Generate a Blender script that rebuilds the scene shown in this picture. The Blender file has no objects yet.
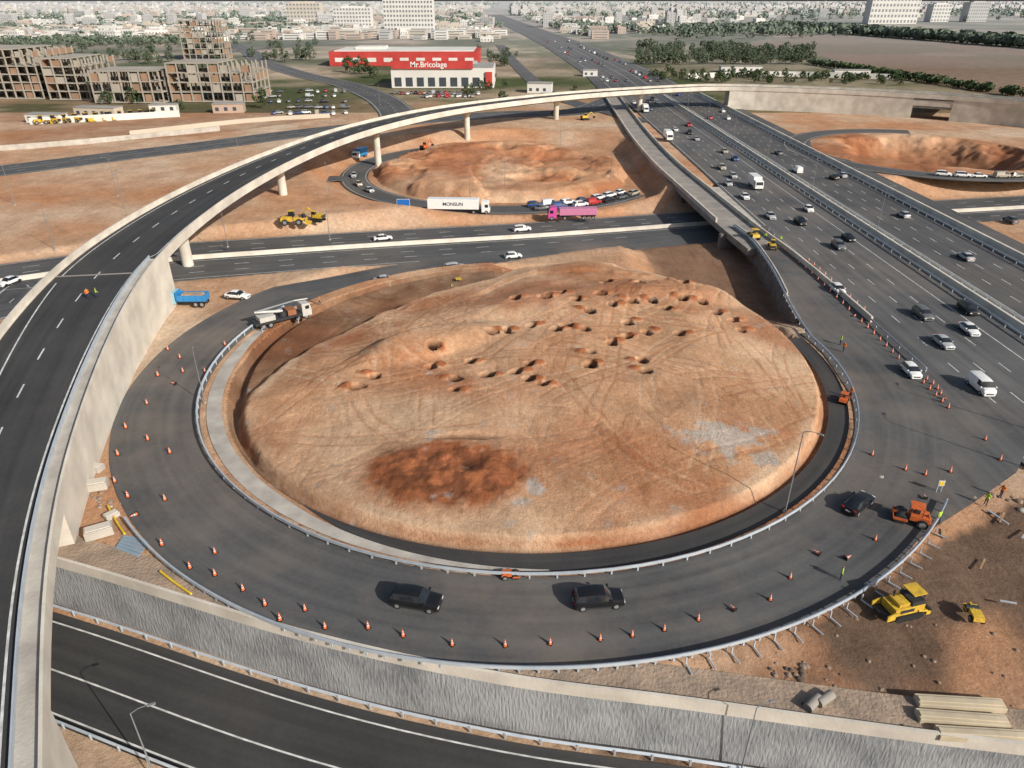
import bpy, bmesh, math, random
import numpy as np
from mathutils import Vector, Matrix
R = random.Random(7)
F = 711.0; P = math.atan(386/711); H = 48.0
sP, cP = math.sin(P), math.cos(P)
def G(u, v, z=0.0):
    """survey: place on level z measured from the photograph -> plan coordinates in metres"""
    t = (v-384)/F; a = (u-512)/F; h = H-z; k = sP+cP*t
    return Vector((a*h/k, h*(cP-sP*t)/k, z))
sc = bpy.context.scene
COL = sc.collection
# ------------------------------------------------------------ materials
MATS = {}
def nt(m):
    m.use_nodes = True
    n = m.node_tree.nodes; l = m.node_tree.links
    return n, l, n['Principled BSDF']
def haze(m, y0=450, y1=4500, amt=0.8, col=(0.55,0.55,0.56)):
    """paints aerial haze into the base colour of far things (by plan position)"""
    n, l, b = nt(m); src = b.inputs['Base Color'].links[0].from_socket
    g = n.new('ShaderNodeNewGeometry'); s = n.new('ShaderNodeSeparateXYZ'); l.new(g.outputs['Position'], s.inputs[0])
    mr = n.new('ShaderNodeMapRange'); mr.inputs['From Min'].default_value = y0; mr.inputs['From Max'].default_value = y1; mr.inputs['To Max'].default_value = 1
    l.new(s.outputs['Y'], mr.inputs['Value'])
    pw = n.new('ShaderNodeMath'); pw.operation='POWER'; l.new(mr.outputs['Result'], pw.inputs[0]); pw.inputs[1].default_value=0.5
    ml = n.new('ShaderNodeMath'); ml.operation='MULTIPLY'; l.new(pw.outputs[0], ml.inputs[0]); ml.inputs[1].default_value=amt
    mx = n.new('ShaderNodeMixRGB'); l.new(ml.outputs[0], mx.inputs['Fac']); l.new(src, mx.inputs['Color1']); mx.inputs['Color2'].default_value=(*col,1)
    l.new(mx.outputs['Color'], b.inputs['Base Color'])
def pmat(name, c1, c2=None, scale=1.0, rough=0.85, bump=0.0, bscale=None, metal=0.0, spec=0.3):
    if name in MATS: return MATS[name]
    m = bpy.data.materials.new(name); n, l, b = nt(m)
    if c2 is None: c2 = tuple(x*0.82 for x in c1)
    tc = n.new('ShaderNodeTexCoord')
    no = n.new('ShaderNodeTexNoise'); no.inputs['Scale'].default_value = scale; no.inputs['Detail'].default_value = 5
    l.new(tc.outputs['Object'], no.inputs['Vector'])
    cr = n.new('ShaderNodeValToRGB'); cr.color_ramp.elements[0].position = 0.33; cr.color_ramp.elements[1].position = 0.67
    cr.color_ramp.elements[0].color = (*c2, 1); cr.color_ramp.elements[1].color = (*c1, 1)
    l.new(no.outputs['Fac'], cr.inputs['Fac'])
    l.new(cr.outputs['Color'], b.inputs['Base Color'])
    b.inputs['Roughness'].default_value = rough; b.inputs['Metallic'].default_value = metal
    b.inputs['Specular IOR Level'].default_value = spec
    if bump > 0:
        n2 = n.new('ShaderNodeTexNoise'); n2.inputs['Scale'].default_value = bscale or scale*4; n2.inputs['Detail'].default_value = 6
        l.new(tc.outputs['Object'], n2.inputs['Vector'])
        bp = n.new('ShaderNodeBump'); bp.inputs['Strength'].default_value = bump; bp.inputs['Distance'].default_value = 0.3
        l.new(n2.outputs['Fac'], bp.inputs['Height']); l.new(bp.outputs['Normal'], b.inputs['Normal'])
    MATS[name] = m
    return m
def asphalt(name, c, worn=1.4, dust=0.0):
    if name in MATS: return MATS[name]
    m = bpy.data.materials.new(name); n, l, b = nt(m)
    tc = n.new('ShaderNodeTexCoord'); uv = n.new('ShaderNodeUVMap'); uv.uv_map = 'UVMap'
    mp = n.new('ShaderNodeMapping'); mp.inputs['Scale'].default_value = (0.9, 0.02, 1)
    l.new(uv.outputs['UV'], mp.inputs['Vector'])
    st = n.new('ShaderNodeTexNoise'); st.inputs['Scale'].default_value = 1.0; st.inputs['Detail'].default_value = 4
    l.new(mp.outputs['Vector'], st.inputs['Vector'])
    bg = n.new('ShaderNodeTexNoise'); bg.inputs['Scale'].default_value = 0.06; bg.inputs['Detail'].default_value = 7; bg.inputs['Roughness'].default_value = 0.6
    l.new(tc.outputs['Object'], bg.inputs['Vector'])
    fi = n.new('ShaderNodeTexNoise'); fi.inputs['Scale'].default_value = 2.5; fi.inputs['Detail'].default_value = 5
    l.new(tc.outputs['Object'], fi.inputs['Vector'])
    ad = n.new('ShaderNodeMath'); ad.operation = 'ADD'; l.new(st.outputs['Fac'], ad.inputs[0]); l.new(bg.outputs['Fac'], ad.inputs[1])
    a2 = n.new('ShaderNodeMath'); a2.operation = 'MULTIPLY_ADD'; l.new(fi.outputs['Fac'], a2.inputs[0]); a2.inputs[1].default_value = 0.35; l.new(ad.outputs[0], a2.inputs[2])
    cr = n.new('ShaderNodeValToRGB'); e = cr.color_ramp.elements
    mr = n.new('ShaderNodeMapRange'); mr.inputs['From Min'].default_value = 0.85; mr.inputs['From Max'].default_value = 1.5
    l.new(a2.outputs[0], mr.inputs['Value']); l.new(mr.outputs['Result'], cr.inputs['Fac'])
    e[0].color = (c*0.60, c*0.60, c*0.62, 1); e[1].color = (c*worn, c*worn*0.98, c*worn*0.95, 1)
    out = cr.outputs['Color']
    if dust > 0:
        dn = n.new('ShaderNodeTexNoise'); dn.inputs['Scale'].default_value = 0.035; dn.inputs['Detail'].default_value = 9; dn.inputs['Roughness'].default_value = 0.68
        l.new(tc.outputs['Object'], dn.inputs['Vector'])
        dr = n.new('ShaderNodeMapRange'); dr.inputs['From Min'].default_value = 0.46; dr.inputs['From Max'].default_value = 0.70; dr.inputs['To Max'].default_value = dust
        l.new(dn.outputs['Fac'], dr.inputs['Value'])
        mx = n.new('ShaderNodeMixRGB'); l.new(dr.outputs['Result'], mx.inputs['Fac']); l.new(out, mx.inputs['Color1']); mx.inputs['Color2'].default_value = (0.24, 0.19, 0.15, 1)
        out = mx.outputs['Color']
    l.new(out, b.inputs['Base Color'])
    b.inputs['Roughness'].default_value = 0.75; b.inputs['Specular IOR Level'].default_value = 0.3
    MATS[name] = m
    return m
A_NEW = asphalt('asphalt_fresh', 0.045, 1.4, 0.12)
A_LOOP = asphalt('asphalt_loop', 0.088, 1.4, 0.6)
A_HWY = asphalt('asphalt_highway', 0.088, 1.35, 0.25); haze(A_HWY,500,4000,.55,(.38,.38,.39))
A_WORN = asphalt('asphalt_worn', 0.105, 1.35, 0.45)
CONC = pmat('concrete', (0.48, 0.445, 0.39), (0.33, 0.30, 0.265), 0.35, 0.9, 0.15, 3)
CONC_L = pmat('concrete_light', (0.64, 0.59, 0.51), (0.47, 0.425, 0.365), 0.25, 0.9, 0.1, 3)
CONC_D = pmat('concrete_slab_grey', (0.33, 0.30, 0.265), (0.22, 0.20, 0.18), 0.25, 0.9, 0.1, 2)
CONC_S = pmat('concrete_dark', (0.22, 0.20, 0.18), (0.13, 0.12, 0.11), 0.4, 0.9, 0.1, 2)  # darker concrete for culvert, slip lane wall and abutments
STEEL = pmat('galvanised_steel', (0.54, 0.59, 0.64), (0.44, 0.49, 0.54), 0.8, 0.45, metal=0.3)
POLE = pmat('pole_grey', (0.20, 0.21, 0.22), None, 0.8, 0.5)
PAINT_W = pmat('road_paint_white', (0.68, 0.68, 0.66), (0.40, 0.40, 0.38), 1.2, 0.7)
SIGNW = pmat('sign_white', (0.8, 0.8, 0.78), None, 1.2, 0.5)
PAINT_Y = pmat('paint_yellow', (0.75, 0.52, 0.04), (0.6, 0.4, 0.03), 1.5, 0.6)
GLASS = pmat('dark_glass', (0.02, 0.025, 0.03), (0.012, 0.015, 0.02), 1, 0.08, spec=0.6)
TYRE = pmat('tyre_rubber', (0.02, 0.02, 0.02), None, 3, 0.85)
RIM = pmat('rim_metal', (0.45, 0.45, 0.46), None, 3, 0.35, metal=0.6)
LAMPG = pmat('headlight_glass', (0.75, 0.75, 0.72), None, 3, 0.2)
LAMPR = pmat('tail_light_red', (0.45, 0.02, 0.02), None, 3, 0.3)
DARKM = pmat('dark_metal', (0.04, 0.04, 0.042), None, 3, 0.5)
YEL = pmat('machine_yellow', (0.68, 0.44, 0.04), (0.42, 0.27, 0.04), 1.6, 0.55)
ORG = pmat('machine_orange', (0.6, 0.13, 0.03), (0.38, 0.09, 0.03), 1.6, 0.55)
CONE_O = pmat('cone_orange', (0.80, 0.16, 0.05), None, 3, 0.5)
def paint(name, c): return pmat('paint_'+name, c, tuple(x*0.9 for x in c), 1.5, 0.28, spec=0.5)
# ------------------------------------------------------------ mesh builder
def newobj(name, me, parent=None):
    o = bpy.data.objects.new(name, me); COL.objects.link(o)
    if parent is not None: o.parent = parent
    return o
class MB:
    def __init__(s): s.v=[]; s.f=[]; s.m=[]; s.ml=[]
    def mi(s, m):
        if m not in s.ml: s.ml.append(m)
        return s.ml.index(m)
    def add(s, vs, fs, m):
        o=len(s.v); s.v += [tuple(x) for x in vs]; s.f += [tuple(i+o for i in f) for f in fs]; s.m += [s.mi(m)]*len(fs)
    def box(s, c, d, m, rz=0, tx=1, ty=1, ry=0):
        hx,hy,hz = d[0]/2,d[1]/2,d[2]/2; vs=[]
        for z,(a,b) in ((-hz,(1,1)),(hz,(tx,ty))):
            for x,y in ((-hx*a,-hy*b),(hx*a,-hy*b),(hx*a,hy*b),(-hx*a,hy*b)): vs.append(Vector((x,y,z)))
        M = Matrix.Translation(Vector(c)) @ Matrix.Rotation(rz,4,'Z') @ Matrix.Rotation(ry,4,'Y')
        s.add([M@q for q in vs], [(3,2,1,0),(4,5,6,7),(0,1,5,4),(1,2,6,5),(2,3,7,6),(3,0,4,7)], m)
    def cyl(s, p0, p1, r0, r1, m, n=12, cap=True):
        p0=Vector(p0); p1=Vector(p1); d=(p1-p0).normalized()
        a = d.orthogonal().normalized(); b=d.cross(a); vs=[]
        for p,r in ((p0,r0),(p1,r1)):
            for i in range(n):
                t=2*math.pi*i/n; vs.append(p+a*math.cos(t)*r+b*math.sin(t)*r)
        fs=[(i,(i+1)%n,n+(i+1)%n,n+i) for i in range(n)]
        if cap: fs += [tuple(range(n-1,-1,-1)), tuple(range(n,2*n))]
        s.add(vs,fs,m)
    def prism(s, prof, y0, y1, m):
        n=len(prof); vs=[(x,y0,z) for x,z in prof]+[(x,y1,z) for x,z in prof]
        fs=[(i,(i+1)%n,n+(i+1)%n,n+i) for i in range(n)]+[tuple(range(n-1,-1,-1)),tuple(range(n,2*n))]
        s.add(vs,fs,m)
    def mesh(s, name):
        me=bpy.data.meshes.new(name); me.from_pydata(s.v,[],s.f)
        for m in s.ml: me.materials.append(m)
        me.polygons.foreach_set('material_index', s.m)
        bm=bmesh.new(); bm.from_mesh(me); bmesh.ops.recalc_face_normals(bm, faces=bm.faces); bm.to_mesh(me); bm.free()
        me.update(); return me
    def obj(s, name, parent=None, bevel=0):
        o=newobj(name, s.mesh(name), parent)
        if bevel:
            md=o.modifiers.new('bevel','BEVEL'); md.width=bevel; md.segments=2; md.limit_method='ANGLE'
        return o
def tag(o, label=None, cat=None, group=None, kind=None):
    if label: o['label']=label
    if cat: o['category']=cat
    if group: o['group']=group
    if kind: o['kind']=kind
    return o
def place(o, p, rz=0, s=1):
    o.location=Vector(p); o.rotation_euler=(0,0,rz); o.scale=(s,s,s)
# ------------------------------------------------------------ paths
def catmull(pts, step=2.0):
    pts=[Vector(p) for p in pts]
    P_=[pts[0]*2-pts[1]]+pts+[pts[-1]*2-pts[-2]]
    out=[]
    for i in range(1,len(P_)-2):
        a,b,c,d=P_[i-1:i+3]; n=max(1,int((c-b).length/step))
        for k in range(n):
            t=k/n; out.append(0.5*((2*b)+(-a+c)*t+(2*a-5*b+4*c-d)*t*t+(-a+3*b-3*c+d)*t**3))
    out.append(pts[-1]); return out
def resample(path, step):
    out=[path[0].copy()]; acc=0
    for a,b in zip(path,path[1:]):
        L=(b-a).length
        if L<1e-6: continue
        t=step-acc
        while t<=L:
            out.append(a.lerp(b,t/L)); t+=step
        acc=(acc+L)%step
    return out
def normals(path):
    N=[]
    for i in range(len(path)):
        a=path[max(0,i-1)]; b=path[min(len(path)-1,i+1)]; d=(b-a); d.z=0; d.normalize()
        N.append(Vector((d.y,-d.x,0)))   # right hand side
    return N
def offs(path, o, dz=0):
    N=normals(path); return [p+n*o+Vector((0,0,dz)) for p,n in zip(path,N)]
def extrude(path, prof, m, name, closed=True, uv=False, kind=None, mats=None):
    N=normals(path); k=len(prof); v=[]; f=[]; mi=[]
    for p,n in zip(path,N):
        for o,z in prof: v.append(p+n*o+Vector((0,0,z)))
    segs = k if closed else k-1
    for i in range(len(path)-1):
        for j in range(segs):
            a=i*k+j; b=i*k+(j+1)%k
            f.append((a,b,b+k,a+k))
            mi.append(mats[j] if mats else 0)
    if closed:
        f.append(tuple(range(k-1,-1,-1))); f.append(tuple(range((len(path)-1)*k,len(path)*k))); mi += [0,0]
    me=bpy.data.meshes.new(name); me.from_pydata([tuple(x) for x in v],[],f)
    for q in (m if isinstance(m,list) else [m]): me.materials.append(q)
    me.polygons.foreach_set('material_index', mi)
    if uv:
        ul=me.uv_layers.new(name='UVMap'); acc=[0]
        for a,b in zip(path,path[1:]): acc.append(acc[-1]+(b-a).length)
        for lp in me.loops:
            vi=lp.vertex_index; ul.data[lp.index].uv=(prof[vi%k][0], acc[vi//k])
    if closed:
        bm=bmesh.new(); bm.from_mesh(me); bmesh.ops.recalc_face_normals(bm, faces=bm.faces); bm.to_mesh(me); bm.free()
    o=newobj(name, me)
    if kind: o['kind']=kind
    return o
def ribbon(name, path, o0, o1, m, dz=0.0):
    return extrude(path, [(o1,dz-0.25),(o1,dz),(o0*0.5+o1*0.5,dz+0.0),(o0,dz),(o0,dz-0.25)], m, name, closed=False, uv=True, kind='structure')
def vribbon(name, path, lo, hi, m, dz):
    """top sheet whose two edges follow functions of the position along the path (0..1)"""
    N=normals(path); v=[]; f=[]; n=len(path)
    for i,(p,q) in enumerate(zip(path,N)):
        t=i/(n-1); v.append(p+q*lo(t)+Vector((0,0,dz))); v.append(p+q*hi(t)+Vector((0,0,dz)))
        if i: f.append((2*i-2,2*i-1,2*i+1,2*i))
    me=bpy.data.meshes.new(name); me.from_pydata([tuple(x) for x in v],[],f); me.materials.append(m)
    ul=me.uv_layers.new(name='UVMap')
    for lp in me.loops: ul.data[lp.index].uv=(3.0*(lp.vertex_index%2), lp.vertex_index//2*1.0)
    bm=bmesh.new(); bm.from_mesh(me)
    for ff in bm.faces:
        ff.normal_update()
        if ff.normal.z<0: ff.normal_flip()
    bm.to_mesh(me); bm.free(); o=newobj(name,me); o['kind']='structure'; return o
def markings(path, offsets, dashed, w=0.16, dz=0.0, name='road_marking', on=3, period=9, mat=None):
    mb=MB()
    for off_,da in zip(offsets,dashed):
        q=resample(path,1.0 if da else 3.0); N=normals(q)
        for i in range(len(q)-1):
            if da and (i%period)>=on: continue
            a,b=q[i],q[i+1]; na,nb=N[i],N[i+1]; z=Vector((0,0,dz))
            mb.add([a+na*(off_-w/2)+z,a+na*(off_+w/2)+z,b+nb*(off_+w/2)+z,b+nb*(off_-w/2)+z],[(0,1,2,3)],mat or PAINT_W)
    o=mb.obj(name); o['kind']='structure'; return o
_post=MB(); _post.box((0,0,0.37),(0.12,0.16,0.74),STEEL); POST=_post.mesh('guardrail_post')
def guardrail(path, label, spacing=3.0, h=0.8, scale=1.0):
    prof=[(-0.05,h-0.17*2),(0.03,h-0.26),(-0.05,h-0.17),(0.03,h-0.08),(-0.05,h),(-0.09,h),(-0.09,h-0.34)]
    prof=[(o*scale,z) for o,z in prof]
    o=extrude(path,prof,STEEL,'guardrail')
    tag(o,label,'guardrail',group='roadside guardrails')
    q=resample(path,spacing); N=normals(q)
    order=sorted(range(len(q)),key=lambda i:q[i].y)
    for i in order[:100]:
        c=newobj('post',POST,o); c.location=q[i]; c.rotation_euler=(0,0,math.atan2(N[i].y,N[i].x))
    rest=order[100:]
    if rest:
        mb=MB()
        for i in rest: mb.box(q[i]+Vector((0,0,0.37)),(0.12,0.16,0.74),STEEL,math.atan2(N[i].y,N[i].x))
        c=mb.obj('post',o); c['kind']='stuff'
    return o
def barrier(path,label,h=0.85,m=None,name='concrete_barrier',w=1.0):
    o=extrude(path,[(-0.3*w,0),(-0.28*w,0.12),(-0.13*w,0.3),(-0.09*w,h),(0.09*w,h),(0.13*w,0.3),(0.28*w,0.12),(0.3*w,0)],m or CONC_L,name)
    tag(o,label,'concrete barrier'); return o
# ------------------------------------------------------------ plan
LC=Vector((2,96,0))
def circ(c,r,a0,a1,n=90,z=0): return [Vector((c[0]+r*math.cos(math.radians(a0+(a1-a0)*i/n)),c[1]+r*math.sin(math.radians(a0+(a1-a0)*i/n)),z)) for i in range(n+1)]
CROSS=catmull([(-420,92,-1),G(-200,312,-1),G(0,283,-1),G(150,263,-1.5),G(280,253,-2.5),G(400,245,-3.5),G(520,238,-4.5),G(620,231,-5),(60,188,-5),(146,203,-5),(400,252,-5)],4)
RAMP=[p for p in circ(LC,51,12,-212,150)][:-1]
RAMP=RAMP+catmull([Vector((2+51*math.cos(math.radians(148)),96+51*math.sin(math.radians(148)),0)),G(340,285,-0.7),G(400,273,-1.6),G(480,261,-3),G(560,251,-4.2),G(640,243,-5),G(720,236,-5),(95,182,-5)],3)
WALL=catmull([(-150,82,0),(-75,62,0),(-43.4,52.2,0),(-18,43.4,0),(-1,39.0,0),(14,36.6,0),(36.5,33.0,0),(75,28,0),(140,20,0)],2)
ISL2=(-3,248); ISL3=(147,263)
RING2=circ(ISL2,50,112,322,110,-4)
LANE_E=[(47.6,98),(48.4,112),(49.8,122),(51.6,134),(53.0,148),(53.3,158),(52.5,166)]   # west edge of the slip lane
def lane_x(y): return np.interp(y,[q[1] for q in LANE_E],[q[0] for q in LANE_E])
# ------------------------------------------------------------ noise helpers
def vnoise(x,y,seed=0):
    rs=np.random.RandomState(seed); T=rs.rand(256,256)
    xi=np.floor(x).astype(int); yi=np.floor(y).astype(int); fx=x-xi; fy=y-yi
    fx=fx*fx*(3-2*fx); fy=fy*fy*(3-2*fy)
    a=T[xi%256,yi%256]; b=T[(xi+1)%256,yi%256]; c=T[xi%256,(yi+1)%256]; d=T[(xi+1)%256,(yi+1)%256]
    return (a*(1-fx)+b*fx)*(1-fy)+(c*(1-fx)+d*fx)*fy
def fbm(x,y,s,o=4,seed=0):
    r=0; a=1; t=0; ca,sa=math.cos(0.6),math.sin(0.6)
    for i in range(o):
        r=r+a*vnoise(x*s,y*s,seed+i); t+=a; a*=0.5; s*=2.03; x,y=x*ca-y*sa,x*sa+y*ca
    return r/t
def pdist(x,y,path,step=4):
    q=resample(path,step); px=np.array([p.x for p in q]); py=np.array([p.y for p in q]); pz=np.array([p.z for p in q])
    N=normals(q); nx=np.array([n.x for n in N]); ny=np.array([n.y for n in N])
    xf=x.ravel(); yf=y.ravel(); D=np.empty(xf.size); Z=np.empty(xf.size)
    for s in range(0,xf.size,20000):
        dx=xf[s:s+20000,None]-px; dy=yf[s:s+20000,None]-py
        i=np.argmin(dx*dx+dy*dy,axis=1); r=np.arange(len(i))
        sd=dx[r,i]*nx[i]+dy[r,i]*ny[i]; d=np.sqrt(dx[r,i]**2+dy[r,i]**2)
        D[s:s+20000]=np.where(d<step*3,np.abs(sd),d)*np.sign(sd+1e-9); Z[s:s+20000]=pz[i]
    return D.reshape(x.shape),Z.reshape(x.shape)
def inpoly(x,y,poly):
    r=np.zeros(x.shape,bool); n=len(poly)
    for i in range(n):
        x0,y0=poly[i][0],poly[i][1]; x1,y1=poly[(i+1)%n][0],poly[(i+1)%n][1]
        if y0==y1: continue
        c=((y0>y)!=(y1>y))&(x<(x1-x0)*(y-y0)/(y1-y0)+x0); r^=c
    return r
def terrain_z(x,y):
    z=-0.10-0.30*fbm(x,y,0.09,4,3)
    rl=np.hypot(x-2,y-96)
    z=z+np.where(rl<58,0.18,0)
    wk=np.clip((x-8)/10,0,1)*np.clip((62-y)/8,0,1)*np.clip((rl-58)/2,0,1)*(y>25)
    z=z-wk*1.1*np.clip(fbm(x,y,0.13,5,17)*2.4-1.0,0,1)
    d,zc=pdist(x,y,CROSS)
    z=np.minimum(z, zc-0.2+0.55*np.maximum(0,np.abs(d)-15.5))
    d,zc=pdist(x,y,RAMP[150:],3)
    z=np.minimum(z, zc-0.22+0.6*np.maximum(0,np.abs(d)-5.5))
    w=np.clip((lane_x(y)+1.5-x)/1.0,0,1)*np.clip((y-108)/14,0,1)*np.clip((x-24)/8,0,1)*(y<176)
    z=np.where((rl>42),np.minimum(z,z*(1-w)+w*(-3.9+0.3*fbm(x,y,.3,3,8))),z)
    z=np.where(rl<44.0,-4.6,z)
    r=np.hypot(x-ISL2[0],y-ISL2[1])
    z=np.minimum(z,-4.25+0.45*np.maximum(0,r-56)+0.9*np.maximum(0,x-43))
    d,_=pdist(x,y,WALL,2)
    k=np.clip((d+2.8)/1.0,0,1)
    tr=-6.1+0.35*np.maximum(0,d-11.5)
    tr=np.minimum(tr,-1.5+0.5*fbm(x,y,0.2,3,9))
    z=np.where((d>-3)&(y<90),z*(1-k)+tr*k,z)
    z=np.where(np.hypot(x-ISL3[0],y-ISL3[1])<37.5, -10.0, z)
    return z
def axis(lo,hi,step,far_lo,far_hi,g=1.12):
    a=list(np.arange(lo,hi+0.01,step)); s=step; 
    while a[-1]<far_hi: s*=g; a.append(a[-1]+s)
    s=step; pre=[]; c=lo
    while c>far_lo: s*=g; c-=s; pre.append(c)
    return np.array(pre[::-1]+a)
xs=axis(-130,200,1.1,-9000,9000,1.08); ys=axis(18,345,1.1,-300,14000,1.055)
X,Y=np.meshgrid(xs,ys); Z=terrain_z(X,Y)
def grid_mesh(name,X,Y,Z,cols=None,keep=None):
    ny,nx=X.shape
    v=np.stack([X.ravel(),Y.ravel(),Z.ravel()],1)
    i=np.arange(ny-1)[:,None]*nx+np.arange(nx-1)[None,:]
    f=np.stack([i,i+1,i+nx+1,i+nx],-1).reshape(-1,4)
    if keep is not None:
        kk=keep.ravel(); f=f[kk[f].any(1)]
        used=np.unique(f); mp=-np.ones(len(v),int); mp[used]=np.arange(len(used)); f=mp[f]; v=v[used]
        if cols is not None: cols=cols[used]
    me=bpy.data.meshes.new(name); me.vertices.add(len(v)); me.vertices.foreach_set('co',v.ravel())
    me.loops.add(len(f)*4); me.loops.foreach_set('vertex_index',f.ravel()); me.polygons.add(len(f))
    me.polygons.foreach_set('loop_start',np.arange(len(f))*4)
    me.update(calc_edges=True); me.validate()
    me.polygons.foreach_set('use_smooth',np.ones(len(me.polygons),bool))
    if cols is not None:
        at=me.color_attributes.new('soil','FLOAT_COLOR','POINT'); at.data.foreach_set('color',cols.ravel())
    return me
def pz(*px): return [G(u,v) for u,v in px]
red=np.clip(fbm(X,Y,0.03,4,21)*1.9-0.55,0,1)*np.where(Y<420,1,0)
r2=np.hypot(X-ISL2[0],Y-ISL2[1]); red=np.where(r2<66,np.maximum(red,0.75*fbm(X,Y,.08,3,22)+.3),red)
r3=np.hypot(X-ISL3[0],Y-ISL3[1]); red=np.where(r3<60,np.maximum(red,0.5),red)
veg=np.where(Y>360,np.clip(fbm(X,Y,0.012,5,31)*3.4-1.05,0,1),0)
brown=np.zeros_like(X)
field=inpoly(X,Y,pz((800,33),(930,40),(1100,58),(1100,105),(1000,96),(930,84),(860,68),(820,55),(740,46)))
brown=np.where(field,0.52+.25*fbm(X,Y,.01,4,78),brown); veg=np.where(field,0.0,veg)
brown=np.where(inpoly(X,Y,pz((560,690),(700,668),(830,612),(930,548),(1060,480),(1100,700),(1100,800),(700,730))),np.clip(fbm(X,Y,0.10,6,77)*4-1.1,0.15,1),brown)
brown=np.where(inpoly(X,Y,pz((0,150),(0,100),(330,98),(400,108),(200,135))),0.5*fbm(X,Y,.05,4,79),brown)
cutz=(X>30)&(X<56)&(Y>112)&(Y<176); brown=np.where(cutz,0.75,brown)  # darker brown painted on the cut slope in place of its shadow
veg=np.where(inpoly(X,Y,pz((620,78),(640,60),(800,58),(900,72),(1030,96),(900,90),(740,84))),np.maximum(veg,0.55),veg)
veg=np.where(inpoly(X,Y,pz((0,104),(60,103),(60,110),(0,112))),1.0,veg)
pale=np.clip(fbm(X,Y,0.05,5,51)*2.2-0.85,0,1)*(1-.7*red)
cols=np.stack([red,veg,np.where(brown>0.3,0,pale),brown],-1).reshape(-1,4).astype(np.float32)
def soil_mat(m,fresh,base,palec,veg_shade_c,brownc,fine=1.0,bump=0.5,far=None):
    n,l,b=nt(m)
    at=n.new('ShaderNodeAttribute'); at.attribute_name='soil'
    sp=n.new('ShaderNodeSeparateColor'); l.new(at.outputs['Color'],sp.inputs['Color'])
    tc=n.new('ShaderNodeTexCoord')
    def noi(s,d=6,r=0.6):
        q=n.new('ShaderNodeTexNoise'); q.inputs['Scale'].default_value=s; q.inputs['Detail'].default_value=d; q.inputs['Roughness'].default_value=r
        l.new(tc.outputs['Object'],q.inputs['Vector']); return q
    n1=noi(0.15,8,0.65); n2=noi(1.3*fine,6,0.7)
    def mix(f,a,c,typ='MIX'):
        q=n.new('ShaderNodeMixRGB'); q.blend_type=typ
        if isinstance(f,float): q.inputs['Fac'].default_value=f
        else: l.new(f,q.inputs['Fac'])
        for s_,val in (('Color1',a),('Color2',c)):
            if isinstance(val,tuple): q.inputs[s_].default_value=(*val,1)
            else: l.new(val,q.inputs[s_])
        return q.outputs['Color']
    def thr(o,a,c):
        q=n.new('ShaderNodeMapRange'); q.inputs['From Min'].default_value=a; q.inputs['From Max'].default_value=c; l.new(o,q.inputs['Value']); return q.outputs['Result']
    if far:
        g=n.new('ShaderNodeNewGeometry'); s=n.new('ShaderNodeSeparateXYZ'); l.new(g.outputs['Position'],s.inputs[0])
        vo=n.new('ShaderNodeTexVoronoi'); vo.inputs['Scale'].default_value=0.009; vo.distance='MANHATTAN'; l.new(tc.outputs['Object'],vo.inputs['Vector'])
        vs=n.new('ShaderNodeSeparateColor'); l.new(vo.outputs['Color'],vs.inputs['Color'])
        cr=n.new('ShaderNodeValToRGB'); e=cr.color_ramp.elements; e[0].color=(0.15,0.16,0.08,1); e[1].color=(0.42,0.35,0.27,1); q=e.new(.4); q.color=(*far,1); q=e.new(.7); q.color=(0.30,0.20,0.14,1)
        l.new(vs.outputs['Red'],cr.inputs['Fac'])
        base=mix(thr(s.outputs['Y'],300,600),base,far)
        c0=mix(thr(s.outputs['Y'],480,700),base,cr.outputs['Color'])
    else: c0=mix(thr(n1.outputs['Fac'],0.38,0.62),tuple(x*0.86 for x in base),base)
    c0=mix(sp.outputs['Red'],c0,fresh)
    c0=mix(sp.outputs['Blue'],c0,palec)
    vg=mix(thr(n2.outputs['Fac'],0.4,0.6),veg_shade_c,tuple(x*0.45 for x in veg_shade_c))
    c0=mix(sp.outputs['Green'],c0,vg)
    c0=mix(at.outputs['Alpha'],c0,brownc)
    big=mix(thr(n1.outputs['Fac'],0.35,0.65),(0.80,0.78,0.76),(1.10,1.10,1.10)); c0=mix(1.0,c0,big,'MULTIPLY')
    gr=mix(thr(n2.outputs['Fac'],0.3,0.7),(0.76,0.75,0.74),(1.15,1.15,1.15))
    c0=mix(1.0,c0,gr,'MULTIPLY')
    mp=n.new('ShaderNodeMapping'); mp.inputs['Rotation'].default_value=(0,0,1.1); mp.inputs['Scale'].default_value=(0.8,0.07,1); l.new(tc.outputs['Object'],mp.inputs['Vector'])
    q=n.new('ShaderNodeTexNoise'); q.inputs['Scale'].default_value=1.0; q.inputs['Detail'].default_value=4; q.inputs['Distortion'].default_value=2.2; l.new(mp.outputs['Vector'],q.inputs['Vector'])
    c0=mix(1.0,c0,mix(thr(q.outputs['Fac'],0.5,0.66),(1.0,1.0,1.0),(0.88,0.86,0.84)),'MULTIPLY')
    l.new(c0,b.inputs['Base Color']); b.inputs['Roughness'].default_value=0.95; b.inputs['Specular IOR Level'].default_value=0.1
    n3=noi(2.6*fine,9,0.75); bp=n.new('ShaderNodeBump'); bp.inputs['Strength'].default_value=bump; bp.inputs['Distance'].default_value=0.3
    l.new(n3.outputs['Fac'],bp.inputs['Height']); l.new(bp.outputs['Normal'],b.inputs['Normal'])
GR=bpy.data.materials.new('ground_soil')
soil_mat(GR,(0.50,0.24,0.12),(0.54,0.37,0.245),(0.64,0.51,0.38),(0.11,0.135,0.055),(0.175,0.115,0.08),1.0,0.7,far=(0.35,0.295,0.225))
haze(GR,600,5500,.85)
gme=grid_mesh('ground',X,Y,Z,cols); gme.materials.append(GR)
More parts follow.
